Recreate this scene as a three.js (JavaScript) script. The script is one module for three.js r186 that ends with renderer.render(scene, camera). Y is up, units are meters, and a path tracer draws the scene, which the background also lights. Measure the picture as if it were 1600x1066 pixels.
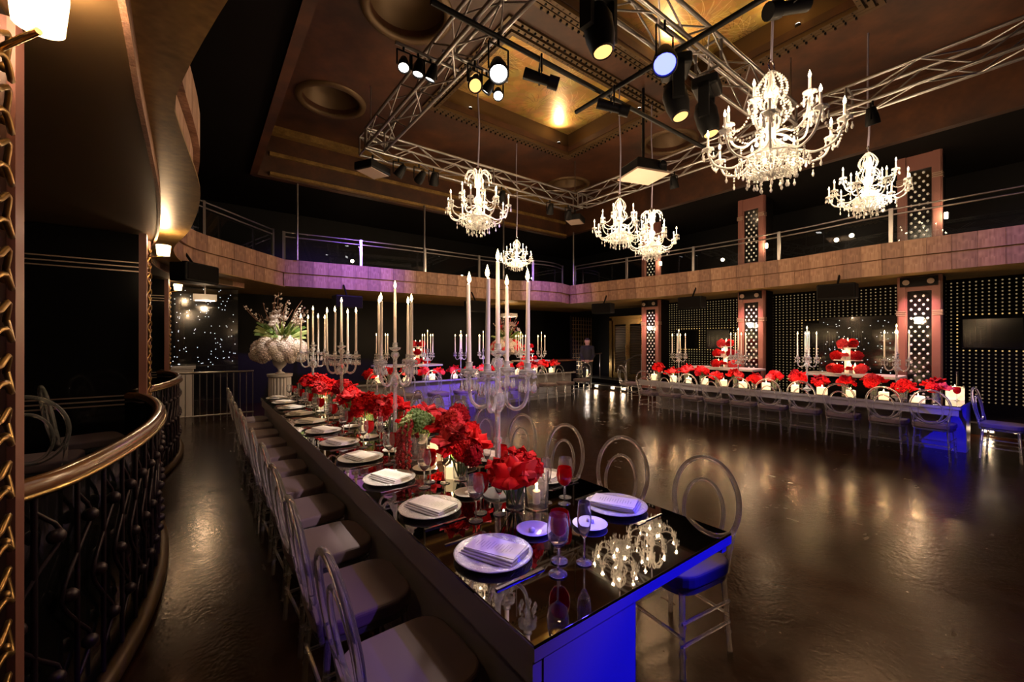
import * as THREE from 'three';
import { mergeGeometries } from 'three/addons/utils/BufferGeometryUtils.js';
import { RoundedBoxGeometry } from 'three/addons/geometries/RoundedBoxGeometry.js';
import { MarchingCubes } from 'three/addons/objects/MarchingCubes.js';

// ---------------------------------------------------------------- camera, exposure
const scene = new THREE.Scene();
scene.background = new THREE.Color(0x000000);
const camera = new THREE.PerspectiveCamera(78.7, 1600 / 1066, 0.05, 60);
camera.position.set(0, 1.65, 0);
camera.rotation.set(0, -36.95 * Math.PI / 180, 0);
const renderer = new THREE.WebGLRenderer();
renderer.toneMapping = THREE.LinearToneMapping;
renderer.toneMappingExposure = 1.45;
renderer.shadowMap.enabled = true;

const CANDLE = 0.10, BULB = 0.36;
const WARM = new THREE.Color().setRGB(1, 0.62, 0.30), BULBC = new THREE.Color().setRGB(1, 0.69, 0.40);
const BLUE = new THREE.Color().setRGB(0.006, 0.004, 1), VIOLET = new THREE.Color().setRGB(0.30, 0.12, 1), PINK = new THREE.Color().setRGB(1, 0.42, 0.45), WHITE = new THREE.Color().setRGB(1, 0.86, 0.72);

// ---------------------------------------------------------------- helpers
let seed = 7;
const rnd = () => { seed = (seed * 1664525 + 1013904223) >>> 0; return seed / 4294967296; };
const rr = (a, b) => a + (b - a) * rnd();
const V = (x, y, z) => new THREE.Vector3(x, y, z);
const used = new Map();
const numbered = (n) => { const k = used.get(n) ?? -1; used.set(n, k + 1); return k < 0 ? n : n + '_' + String(k + 1).padStart(3, '0'); };
function shade(m) { m.castShadow = true; m.receiveShadow = true; return m; }
function part(name, geo, mat, parent, pos, rot) {
  const m = shade(new THREE.Mesh(geo, mat)); m.name = name; parent.add(m);
  if (pos) m.position.set(...pos);
  if (rot) m.rotation.set(...rot);
  return m;
}
function thing(name, label, category, pos = [0, 0, 0], turn = 0, group) {
  const o = new THREE.Group(); o.name = numbered(name); scene.add(o);
  o.position.set(...pos); o.rotation.y = turn; o.userData = { label, category };
  if (group) o.userData.group = group;
  return o;
}
function solo(name, geo, mat, label, category, pos = [0, 0, 0], turn = 0, group) {
  const m = shade(new THREE.Mesh(geo, mat)); m.name = numbered(name); scene.add(m);
  m.position.set(...pos); m.rotation.y = turn; m.userData = { label, category };
  if (group) m.userData.group = group;
  return m;
}
function struct(name, geo, mat, label) {
  const m = geo ? shade(new THREE.Mesh(geo, mat)) : new THREE.Group(); m.name = name; scene.add(m);
  m.userData = { kind: 'structure', label, category: name.split('_')[0] };
  return m;
}
function dup(root, pos, turn, label) {
  const r = root.clone(); r.name = numbered(root.name.replace(/_\d\d\d$/, '')); scene.add(r); r.position.set(...pos); r.rotation.y = turn;
  r.userData = { ...root.userData }; if (label) r.userData.label = label;
  return r;
}
function flat(g) { const o = g.index ? g.toNonIndexed() : g; for (const k of Object.keys(o.attributes)) if (!['position', 'normal', 'uv'].includes(k)) o.deleteAttribute(k); if (!o.attributes.uv) o.setAttribute('uv', new THREE.BufferAttribute(new Float32Array(o.attributes.position.count * 2), 2)); return o; }
const merge = (list) => mergeGeometries(list.map(flat));
const box = (x0, x1, y0, y1, z0, z1) => { const g = new THREE.BoxGeometry(x1 - x0, y1 - y0, z1 - z0); g.translate((x0 + x1) / 2, (y0 + y1) / 2, (z0 + z1) / 2); return worldUV(g); };
function worldUV(g) {               // uv in metres from the dominant axis of each face
  const p = g.attributes.position, n = g.attributes.normal, uv = new Float32Array(p.count * 2);
  for (let i = 0; i < p.count; i++) {
    const ax = Math.abs(n.getX(i)), ay = Math.abs(n.getY(i)), az = Math.abs(n.getZ(i));
    const [a, b] = ay >= ax && ay >= az ? [p.getX(i), p.getZ(i)] : ax >= az ? [p.getZ(i), p.getY(i)] : [p.getX(i), p.getY(i)];
    uv[2 * i] = a; uv[2 * i + 1] = b;
  }
  g.setAttribute('uv', new THREE.BufferAttribute(uv, 2)); return g;
}
const cyl = (r1, r2, h, n = 12, y = 0) => { const g = new THREE.CylinderGeometry(r2, r1, h, n); g.translate(0, y + h / 2, 0); return g; };
const lathe = (pts, n = 20) => new THREE.LatheGeometry(pts.map((q) => new THREE.Vector2(q[0], q[1])), n);
const tube = (pts, r, n = 24, m = 7, closed = false) => new THREE.TubeGeometry(new THREE.CatmullRomCurve3(pts, closed), n, r, m, closed);
function bar(a, b, r, n = 8) { const d = b.clone().sub(a), g = new THREE.CylinderGeometry(r, r, d.length(), n); g.applyQuaternion(new THREE.Quaternion().setFromUnitVectors(V(0, 1, 0), d.clone().normalize())); g.translate((a.x + b.x) / 2, (a.y + b.y) / 2, (a.z + b.z) / 2); return g; }
const moved = (g, x, y, z, ry = 0, rx = 0, rz = 0) => { const c = g.clone(); c.applyMatrix4(new THREE.Matrix4().compose(V(x, y, z), new THREE.Quaternion().setFromEuler(new THREE.Euler(rx, ry, rz, 'YXZ')), V(1, 1, 1))); return c; };
function point(c, i, x, y, z, parent, size = 1) { const l = new THREE.PointLight(c, i); l.position.set(x, y, z); l.castShadow = true; l.shadow.radius = size; parent.add(l); return l; }
function spot(c, i, from, to, angle, pen = 0.5, size = 3) { const l = new THREE.SpotLight(c, i, 0, angle, pen); l.position.copy(from); l.target.position.copy(to); l.castShadow = true; l.shadow.radius = size; scene.add(l); scene.add(l.target); return l; }

// ---------------------------------------------------------------- textures
function vnoise(n, cells, s) {       // tiling value noise
  const g = []; let k = s; for (let i = 0; i < cells * cells; i++) { k = (k * 1103515245 + 12345) >>> 0; g.push((k >>> 8 & 0xffff) / 65535); }
  const out = new Float32Array(n * n), f = (t) => t * t * (3 - 2 * t);
  for (let y = 0; y < n; y++) for (let x = 0; x < n; x++) {
    const a = x / n * cells, b = y / n * cells, i = Math.floor(a), j = Math.floor(b), u = f(a - i), v = f(b - j), G = (p, q) => g[(q % cells) * cells + (p % cells)];
    out[y * n + x] = (G(i, j) * (1 - u) + G(i + 1, j) * u) * (1 - v) + (G(i, j + 1) * (1 - u) + G(i + 1, j + 1) * u) * v;
  }
  return out;
}
function tex(n, fn, rep = 1, color = true) {
  const d = new Uint8Array(n * n * 4);
  for (let i = 0; i < n * n; i++) { const c = fn(i, i % n, Math.floor(i / n)); d[4 * i] = c[0]; d[4 * i + 1] = c[1]; d[4 * i + 2] = c[2]; d[4 * i + 3] = 255; }
  const t = new THREE.DataTexture(d, n, n); t.wrapS = t.wrapT = THREE.RepeatWrapping; t.magFilter = THREE.LinearFilter; t.repeat.set(rep, rep); t.needsUpdate = true;
  if (color) t.colorSpace = THREE.SRGBColorSpace;
  return t;
}
const N4 = vnoise(512, 4, 3), N16 = vnoise(512, 16, 9), N64 = vnoise(512, 64, 5), N128 = vnoise(512, 128, 21);
const mix3 = (a, b, t) => [a[0] + (b[0] - a[0]) * t, a[1] + (b[1] - a[1]) * t, a[2] + (b[2] - a[2]) * t];
const floorMap = tex(512, (i) => mix3([110, 92, 76], [255, 232, 205], 0.4 * N4[i] + 0.3 * N16[i] + 0.15 * N64[i] + 0.15 * N128[i]), 0.25);
const floorRough = tex(512, (i) => { const v = 70 + 70 * (0.4 * N16[i] + 0.3 * N64[i] + 0.3 * N4[i]); return [v, v, v]; }, 0.5, false);
const floorBump = tex(512, (i) => { const v = 255 * (0.5 * N64[i] + 0.5 * N128[i]); return [v, v, v]; }, 0.6, false);
const ceilMap = tex(512, (i) => mix3([92, 70, 50], [235, 205, 160], Math.pow(0.5 * N4[i] + 0.35 * N16[i] + 0.15 * N64[i], 1.3)), 0.3);
const goldMap = tex(512, (i) => mix3([96, 72, 36], [168, 136, 78], 0.4 * N16[i] + 0.3 * N64[i] + 0.3 * N128[i]), 0.4);
const woodMap = (a, b, s) => tex(256, (i, x, y) => mix3(a, b, 0.6 * N64[((y >> 3) * 512 + x * 2 + s * 37) % 262144] + 0.4 * N16[((y * 2) * 512 + x * 2) % 262144]), 1);
function leafTex() {
  const c = document.createElement('canvas'); c.width = c.height = 1024; const g = c.getContext('2d');
  g.fillStyle = '#9c7c40'; g.fillRect(0, 0, 1024, 1024);
  let k = 11; const r = () => { k = (k * 1664525 + 1013904223) >>> 0; return k / 4294967296; };
  for (let i = 0; i < 500; i++) { g.fillStyle = `rgba(${150 + r() * 70 | 0},${120 + r() * 60 | 0},${60 + r() * 50 | 0},0.25)`; g.beginPath(); g.ellipse(r() * 1024, r() * 1024, 20 + r() * 60, 15 + r() * 40, r() * 3, 0, 7); g.fill(); }
  for (let b = 0; b < 16; b++) { const x = r() * 1024, y = r() * 1024, n = 14 + r() * 10, L = 90 + r() * 130; g.strokeStyle = b % 3 ? 'rgba(226,200,140,0.8)' : 'rgba(82,58,26,0.8)'; g.lineWidth = 2.2; for (let j = 0; j < n; j++) { const a = j / n * 6.28 + r() * 0.2; g.beginPath(); g.moveTo(x + Math.cos(a) * L * 0.25, y + Math.sin(a) * L * 0.25); g.quadraticCurveTo(x + Math.cos(a + 0.15) * L * 0.7, y + Math.sin(a + 0.15) * L * 0.7, x + Math.cos(a) * L, y + Math.sin(a) * L); g.stroke(); } }
  const t = new THREE.CanvasTexture(c); t.colorSpace = THREE.SRGBColorSpace; t.wrapS = t.wrapT = THREE.RepeatWrapping; t.repeat.set(0.34, 0.34); return t;
}
function menuTex() {
  const c = document.createElement('canvas'); c.width = 256; c.height = 512; const g = c.getContext('2d');
  g.fillStyle = '#efe9e2'; g.fillRect(0, 0, 256, 512); g.fillStyle = '#8d8580';
  for (let i = 0; i < 13; i++) { const w = 60 + ((i * 53) % 90); g.fillRect(128 - w / 2, 60 + i * 30, w, 4); }
  const t = new THREE.CanvasTexture(c); t.colorSpace = THREE.SRGBColorSpace; return t;
}

// ---------------------------------------------------------------- materials
const S = (o) => new THREE.MeshStandardMaterial(o), P = (o) => new THREE.MeshPhysicalMaterial(o);
const rgb = (r, g, b) => new THREE.Color().setRGB(r, g, b);
const M = {
  floor: P({ map: floorMap, color: rgb(0.034, 0.014, 0.005), roughnessMap: floorRough, roughness: 0.55, bumpMap: floorBump, bumpScale: 0.0010, ior: 1.37, specularColor: rgb(1, 0.55, 0.24) }),
  ceiling: S({ map: ceilMap, color: rgb(0.135, 0.062, 0.030), roughness: 0.55 }),
  soffit: S({ map: goldMap, roughness: 0.42, metalness: 0.35 }),
  goldleaf: S({ map: leafTex(), roughness: 0.38, metalness: 0.45 }),
  moulding: S({ color: rgb(0.085, 0.05, 0.02), roughness: 0.45, metalness: 0.4 }),
  gilt: S({ color: rgb(0.38, 0.23, 0.085), roughness: 0.32, metalness: 0.9 }),
  brass: S({ color: rgb(0.50, 0.34, 0.14), roughness: 0.25, metalness: 1 }),
  railwood: P({ color: rgb(0.16, 0.07, 0.025), roughness: 0.25, clearcoat: 0.8, clearcoatRoughness: 0.15 }),
  black: P({ color: rgb(0.003, 0.003, 0.0035), roughness: 0.55, specularIntensity: 0.3 }),
  blackgloss: P({ color: rgb(0.005, 0.005, 0.006), roughness: 0.12, clearcoat: 0.5 }),
  dark: P({ color: rgb(0.005, 0.004, 0.004), roughness: 0.8, specularIntensity: 0.12 }),
  frame: S({ color: rgb(0.20, 0.08, 0.065), roughness: 0.42 }),
  frameTrim: S({ color: rgb(0.45, 0.33, 0.26), roughness: 0.3, metalness: 0.7 }),
  steel: S({ color: rgb(0.36, 0.34, 0.34), roughness: 0.3, metalness: 1 }),
  chrome: S({ color: rgb(0.8, 0.8, 0.8), roughness: 0.12, metalness: 1 }),
  alu: S({ color: rgb(0.30, 0.285, 0.29), roughness: 0.3, metalness: 0.9 }),
  mirror: S({ color: rgb(0.26, 0.245, 0.235), roughness: 0.025, metalness: 1 }),
  lacquer: S({ color: rgb(0.33, 0.31, 0.32), roughness: 0.38 }),
  acrylic: P({ color: rgb(0.97, 0.97, 0.98), roughness: 0.06, transmission: 0.92, thickness: 0.02, ior: 1.49 }),
  crystal: P({ color: rgb(0.95, 0.94, 0.93), roughness: 0.1, transmission: 0.22, thickness: 0.01, ior: 1.6 }),
  clearcrystal: P({ color: rgb(0.97, 0.97, 0.98), roughness: 0.04, transmission: 0.74, thickness: 0.01, ior: 1.6 }),
  iron: S({ color: rgb(0.022, 0.012, 0.02), roughness: 0.4, metalness: 0.4 }),
  glass: P({ color: rgb(0.98, 0.98, 0.98), roughness: 0.01, transmission: 0.96, thickness: 0.005, ior: 1.5 }),
  redglass: P({ color: rgb(0.72, 0.006, 0.012), roughness: 0.05, transmission: 0.6, thickness: 0, ior: 1.5 }),
  pane: P({ color: rgb(0.92, 0.95, 0.96), roughness: 0.0, transmission: 1, thickness: 0, ior: 1.45 }),
  china: P({ color: rgb(0.80, 0.77, 0.72), roughness: 0.2, clearcoat: 0.5 }),
  charger: P({ color: rgb(0.66, 0.64, 0.60), roughness: 0.22, metalness: 0.3, bumpMap: tex(256, (i, x, y) => { const v = N128[((y * 2) * 512 + x * 2) % 262144] * 255; return [v, v, v]; }, 1, false), bumpScale: 0.004 }),
  linen: S({ color: rgb(0.70, 0.68, 0.66), roughness: 0.9 }),
  menu: S({ map: menuTex(), roughness: 0.8 }),
  cushion: S({ color: rgb(0.17, 0.125, 0.135), roughness: 0.85 }),
  wax: P({ color: rgb(0.88, 0.80, 0.76), roughness: 0.5 }),
  flame: S({ color: 0x000000, emissive: rgb(1, 0.74, 0.36), emissiveIntensity: 9 }),
  bulb: S({ color: 0x000000, emissive: rgb(1, 0.80, 0.52), emissiveIntensity: 9 }),
  shade: P({ color: rgb(0.9, 0.8, 0.62), roughness: 0.9, transmission: 0.5, thickness: 0, emissive: rgb(1, 0.75, 0.42), emissiveIntensity: 1.6 }),
  votive: P({ color: rgb(0.9, 0.84, 0.72), roughness: 0.9, transmission: 0.5, thickness: 0, emissive: rgb(1, 0.74, 0.40), emissiveIntensity: 0.8 }),
  led: S({ color: 0x000000, emissive: rgb(1, 0.95, 0.9), emissiveIntensity: 6 }),
  ledwarm: S({ color: 0x000000, emissive: rgb(1, 0.5, 0.16), emissiveIntensity: 1.4 }),
  ledblue: S({ color: 0x000000, emissive: rgb(0.06, 0.07, 1), emissiveIntensity: 7 }),
  panelpale: S({ color: rgb(0.30, 0.23, 0.19), roughness: 0.6 }),
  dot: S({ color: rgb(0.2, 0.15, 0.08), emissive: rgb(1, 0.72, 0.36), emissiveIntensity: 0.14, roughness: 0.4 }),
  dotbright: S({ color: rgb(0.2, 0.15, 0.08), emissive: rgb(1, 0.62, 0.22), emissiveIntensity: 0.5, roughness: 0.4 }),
  star: S({ color: 0x000000, emissive: rgb(0.85, 0.9, 1), emissiveIntensity: 1.2 }),
  stem: S({ color: rgb(0.10, 0.19, 0.03), roughness: 0.6 }),
  leaf: P({ color: rgb(0.13, 0.24, 0.05), roughness: 0.6, transmission: 0.2, thickness: 0 }),
  palegreen: P({ color: rgb(0.42, 0.50, 0.18), roughness: 0.6, transmission: 0.25, thickness: 0 }),
  twig: S({ color: rgb(0.20, 0.10, 0.07), roughness: 0.8 }),
  plaster: S({ color: rgb(0.62, 0.58, 0.58), roughness: 0.7 }),
  cloth: S({ color: rgb(0.015, 0.014, 0.016), roughness: 0.85 }),
  skin: S({ color: rgb(0.45, 0.26, 0.18), roughness: 0.6 }),
  cord: S({ color: rgb(0.25, 0.22, 0.3), roughness: 0.5 }),
  wine: P({ color: rgb(0.30, 0.006, 0.012), roughness: 0.5 }),
};
const REDS = [[0.52, 0.003, 0.006], [0.66, 0.006, 0.008], [0.30, 0.002, 0.008], [0.72, 0.05, 0.06]].map((c) => P({ color: rgb(...c), roughness: 0.8, specularIntensity: 0.25, transmission: 0.12, thickness: 0, side: THREE.DoubleSide }));
const WHITES = [[0.78, 0.68, 0.62], [0.80, 0.72, 0.70], [0.72, 0.60, 0.58]].map((c) => P({ color: rgb(...c), roughness: 0.7, transmission: 0.2, thickness: 0, side: THREE.DoubleSide }));
const PLANKS = [0, 1, 2].map((s) => S({ map: woodMap([[112, 78, 60], [124, 90, 70], [100, 70, 56]][s], [[168, 130, 106], [176, 140, 116], [152, 116, 96]][s], s), roughness: 0.6 }));

// ================================================================ THE ROOM
struct('floor', box(-3, 13.2, -0.1, 0, -13.2, 4.2), M.floor, 'dark polished brown dance floor');
struct('wall_left', box(-3.2, -3, 0, 6.4, -13.2, 4.2), M.black, 'black wall behind the booths');
struct('wall_right', box(13, 13.2, 0, 6.4, -13.2, 4.2), M.black, 'black wall behind the dotted panels');
struct('wall_back', box(-3, 13, 0, 6.4, -13.2, -13), M.black, 'black wall under the back balcony');
struct('wall_front', box(-3, 13, 0, 6.4, 4, 4.2), M.dark, 'dark wall opposite the violet balcony');
{ // ceiling: slab with two coffers and round domes
  const X0 = 0.95, X1 = 10, Z0 = -10.2, Z1 = 4, Y = 6.2;
  const s = new THREE.Shape(); s.moveTo(X0, -Z0); s.lineTo(X1, -Z0); s.lineTo(X1, -Z1); s.lineTo(X0, -Z1); s.closePath();
  const COF = [[3.7, 7.1, -7.2, -4.9], [3.7, 7.1, -4.03, -1.7]];
  for (const [a, b, c, d] of COF) { const h = new THREE.Path(); h.moveTo(a, -c); h.lineTo(a, -d); h.lineTo(b, -d); h.lineTo(b, -c); h.closePath(); s.holes.push(h); }
  const DOME = [[2.0, -8.35], [2.3, -5.45], [8.6, -8.7], [8.6, -5.45]];
  for (const [x, z] of DOME) { const h = new THREE.Path(); h.absarc(x, -z, 0.5, 0, Math.PI * 2, true); s.holes.push(h); }
  const g = new THREE.ExtrudeGeometry(s, { depth: 0.12, bevelEnabled: false, curveSegments: 24 }); g.rotateX(-Math.PI / 2); g.translate(0, Y, 0); worldUV(g);
  const ceil = struct('ceiling', g, M.ceiling, 'bronze painted ceiling with gilded coffers and round domes');
  for (const [x, z] of DOME) {
    part('dome', lathe([[0.02, 0.34], [0.22, 0.31], [0.4, 0.2], [0.5, 0.0]], 32), M.moulding, ceil, [x, Y + 0.1, z]);
    part('dome_rim', lathe([[0.5, 0.02], [0.5, -0.03], [0.56, -0.05], [0.62, -0.03], [0.63, 0.02]], 36), M.moulding, ceil, [x, Y, z]);
  }
  for (const [a, b, c, d] of COF) {
    part('coffer_panel', box(a - 0.2, b + 0.2, Y + 0.5, Y + 0.55, c - 0.2, d + 0.2), M.goldleaf, ceil);
    part('coffer_side', merge([box(a - 0.16, a - 0.12, Y + 0.12, Y + 0.5, c - 0.12, d + 0.12), box(b + 0.12, b + 0.16, Y + 0.12, Y + 0.5, c - 0.12, d + 0.12), box(a - 0.16, b + 0.16, Y + 0.12, Y + 0.5, c - 0.16, c - 0.12), box(a - 0.16, b + 0.16, Y + 0.12, Y + 0.5, d + 0.12, d + 0.16)]), M.moulding, ceil);
    for (let k = 0; k < 3; k++) { const o = 0.02 + k * 0.09, y0 = Y - 0.02 - 0.0, t = 0.03; part('coffer_step', merge([box(a - o - 0.06, a - o, y0 - t * (3 - k) / 2, Y + 0.01, c - o, d + o), box(b + o, b + o + 0.06, y0 - t * (3 - k) / 2, Y + 0.01, c - o, d + o), box(a - o - 0.06, b + o + 0.06, y0 - t * (3 - k) / 2, Y + 0.01, c - o - 0.06, c - o), box(a - o - 0.06, b + o + 0.06, y0 - t * (3 - k) / 2, Y + 0.01, d + o, d + o + 0.06)]), M.moulding, ceil); }
    const studs = []; for (let k = 0; k < 3; k++) { const o = 0.05 + k * 0.09; for (let x = a; x < b; x += 0.12) studs.push(moved(new THREE.BoxGeometry(0.02, 0.03, 0.03), x, Y - 0.05, c - o), moved(new THREE.BoxGeometry(0.02, 0.03, 0.03), x, Y - 0.05, d + o)); for (let z = c; z < d; z += 0.12) studs.push(moved(new THREE.BoxGeometry(0.03, 0.03, 0.02), b + o, Y - 0.05, z), moved(new THREE.BoxGeometry(0.03, 0.03, 0.02), a - o, Y - 0.05, z)); }
    const st = part('dentils', merge(studs), M.black, ceil); st.userData.kind = 'stuff';
  }
  // drop beams round the well and the gallery ceilings
  struct('trim_1', box(9.9, 10.05, 5.2, 6.3, -10.3, 4), M.ceiling, 'bronze drop beam over the gallery with lit edge');
  struct('trim_2', box(0.9, 10.0, 5.15, 6.3, -10.35, -10.2), M.ceiling, 'bronze drop beam above the purple balcony');
  struct('trim_3', box(0.85, 0.98, 5.15, 6.3, -10.3, 4), M.ceiling, 'bronze drop beam beside the studded moulding');
  const strip = struct('trim_4', box(0.98, 1.2, 6.06, 6.2, -10.2, 4), M.soffit, 'gilt ceiling moulding with dark studs');
  const sl = []; for (let z = -10; z < 3.8; z += 0.16) sl.push(moved(new THREE.BoxGeometry(0.07, 0.03, 0.05), 1.09, 6.05, z)); part('studs', merge(sl), M.black, strip).userData.kind = 'stuff';
  struct('trim_5', merge([box(1.2, 9.9, 6.05, 6.2, -10.2, -10.02), box(1.2, 9.9, 5.6, 5.68, -10.2, -10.14), box(1.2, 9.9, 5.18, 5.24, -10.2, -10.1)]), M.soffit, 'gilt cornice above the purple balcony');
  struct('ceiling_gallery', merge([box(10.05, 13, 5.2, 5.3, -13, 4), box(-3, 10.05, 5.2, 5.3, -13, -10.35), box(-3, 0.85, 5.2, 5.3, -10.35, 4)]), M.dark, 'dark ceiling over the upper gallery');
}
// ---- balconies: slab, plank fascia in two tiers, glass rail
function fascia(parent, pts, y0, y1) {          // planks along a polyline in plan, facing left of travel
  const c = new THREE.CatmullRomCurve3(pts.map((q) => V(q[0], 0, q[1])), false, 'centripetal'), L = c.getLength(), n = Math.round(L / 0.3), h = (y1 - y0) / 2;
  const geo = [0, 1].map((k) => { const g = new THREE.BoxGeometry(L / n - 0.004, h - 0.008, 0.05); return worldUV(g); });
  for (let i = 0; i < n; i++) {
    const t = (i + 0.5) / n, p = c.getPointAt(t), d = c.getTangentAt(t), a = Math.atan2(-d.z, d.x);
    for (let k = 0; k < 2; k++) { const o = k ? 0 : 0.045; part('plank', geo[k], PLANKS[(i * 7 + k * 3 + (i >> 2)) % 3], parent, [p.x - d.z * o, y0 + h * (k + 0.5), p.z + d.x * o], [0, a, 0]); }
  }
  return c;
}
function railing(parent, c, y, n, inset) {
  for (const h of [0.62, 0.72]) { const q = []; for (let i = 0; i <= 40; i++) { const p = c.getPointAt(i / 40), d = c.getTangentAt(i / 40); q.push(V(p.x - d.z * inset, y + h, p.z + d.x * inset)); } part('handrail', tube(q, 0.016, 60, 6), M.steel, parent); }
  for (let i = 0; i <= n; i++) { const t = Math.min(0.999, Math.max(0.001, i / n)), p = c.getPointAt(t), d = c.getTangentAt(t); part('post', box(-0.03, 0.03, 0, 0.74, -0.02, 0.02), M.steel, parent, [p.x - d.z * inset, y, p.z + d.x * inset], [0, Math.atan2(-d.z, d.x), 0]); }
  for (let i = 0; i < n; i++) { const a = c.getPointAt(i / n), b = c.getPointAt((i + 1) / n), d = b.clone().sub(a), u = d.clone().normalize(); part('glass_panel', new THREE.BoxGeometry(d.length() - 0.1, 0.5, 0.01), M.pane, parent, [(a.x + b.x) / 2 - u.z * inset, y + 0.32, (a.z + b.z) / 2 + u.x * inset], [0, Math.atan2(-d.z, d.x), 0]); }
}
function slabFrom(pts, back, y0, y1) { const s = new THREE.Shape(); [...pts, ...back].forEach((q, i) => i ? s.lineTo(q[0], -q[1]) : s.moveTo(q[0], -q[1])); s.closePath(); const g = new THREE.ExtrudeGeometry(s, { depth: y1 - y0, bevelEnabled: false }); g.rotateX(-Math.PI / 2); g.translate(0, y0, 0); return worldUV(g); }
{
  const inner = (c, o, n = 40) => Array.from({ length: n + 1 }, (_, i) => { const p = c.getPointAt(i / n), d = c.getTangentAt(i / n); return [p.x - d.z * o, p.z + d.x * o]; });
  const R = struct('balcony_right', null, null, 'weathered plank balcony front along the dotted wall');
  const rp = [[10.1, 3.9], [10.25, 0], [10.15, -2.2], [10.3, -3.6], [10.2, -5.6], [9.95, -7.6], [9.75, -9.0], [9.7, -9.75]];
  const rc = fascia(R, rp, 2.87, 3.46); part('slab', slabFrom(inner(rc, 0.09), [[13, -9.75], [13, 3.9]], 2.9, 3.4), M.soffit, R); railing(R, rc, 3.4, 7, 0.25);
  const B = struct('balcony_back', null, null, 'violet lit plank balcony front above the back table');
  const bp = [[9.7, -9.75], [9.0, -9.5], [8.2, -9.55], [7.5, -9.9], [6.6, -10.0], [4, -10.1], [1.5, -10.4]];
  const bc = fascia(B, bp, 2.87, 3.46); part('slab', slabFrom(inner(bc, 0.09), [[-3, -10.4], [-3, -13], [13, -13], [13, -9.75]], 2.9, 3.4), M.soffit, B); railing(B, bc, 3.4, 5, 0.25);
  const L = struct('balcony_left', null, null, 'curving plank balcony front above the booths');
  const lp = [[1.5, -10.4], [0.7, -9.5], [-0.1, -8.5], [-0.3, -7.2], [-0.1, -5.6], [-0.02, -4.2], [-0.10, -3.15], [-0.13, -2.75], [-0.09, -2.45], [0.0, -2.0], [0.14, -1.4], [0.3, -0.7], [0.35, 0.3], [0.35, 3.9]];
  const lc = fascia(L, lp, 2.87, 3.46); part('slab', slabFrom(inner(lc, 0.09, 60), [[-3, 3.9], [-3, -10.4]], 2.9, 3.4), M.soffit, L); part('soffit_board', slabFrom(inner(lc, -0.028, 80), [[-3, 3.9], [-3, -10.4]], 2.85, 2.868), M.soffit, L); railing(L, lc, 3.4, 8, 0.25);
  const dropPts = [[0.75, -10.3], [-0.2, -9.2], [-0.5, -8.2], [-0.52, -7.2], [-0.34, -5.6], [-0.25, -4.2], [-0.23, -3.2], [-0.22, -2.5], [-0.2, -1.8], [-0.2, 3.9]]; const drop = struct('ceiling_booth', slabFrom(dropPts, [[-3, 3.9], [-3, -10.4]], 2.76, 2.85), M.moulding, 'lower dark ceiling over the booths');
  { const c2 = new THREE.CatmullRomCurve3(dropPts.map((q) => V(q[0], 0, q[1]))), n = 50; for (let i = 0; i < n; i++) { const a = c2.getPointAt(i / n), b = c2.getPointAt((i + 1) / n), d = b.clone().sub(a); part('edge_board', new THREE.BoxGeometry(d.length() - 0.003, 0.1, 0.02), PLANKS[i % 3], drop, [(a.x + b.x) / 2, 2.8, (a.z + b.z) / 2], [0, Math.atan2(-d.z, d.x), 0]); } }
  const poles = [[1.75, -10.28], [4.7, -10.05], [7.1, -9.85], [9.72, -9.6]];
  poles.forEach(([x, z], k) => solo('ceiling_pole', cyl(0.025, 0.025, 1.72, 10), M.steel, ['first', 'second', 'third', 'fourth'][k] + ' slim steel pole on the violet balcony counted from the floral urn', 'pole', [x, 3.46, z], 0, 'steel poles on the balcony'));
}
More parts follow.
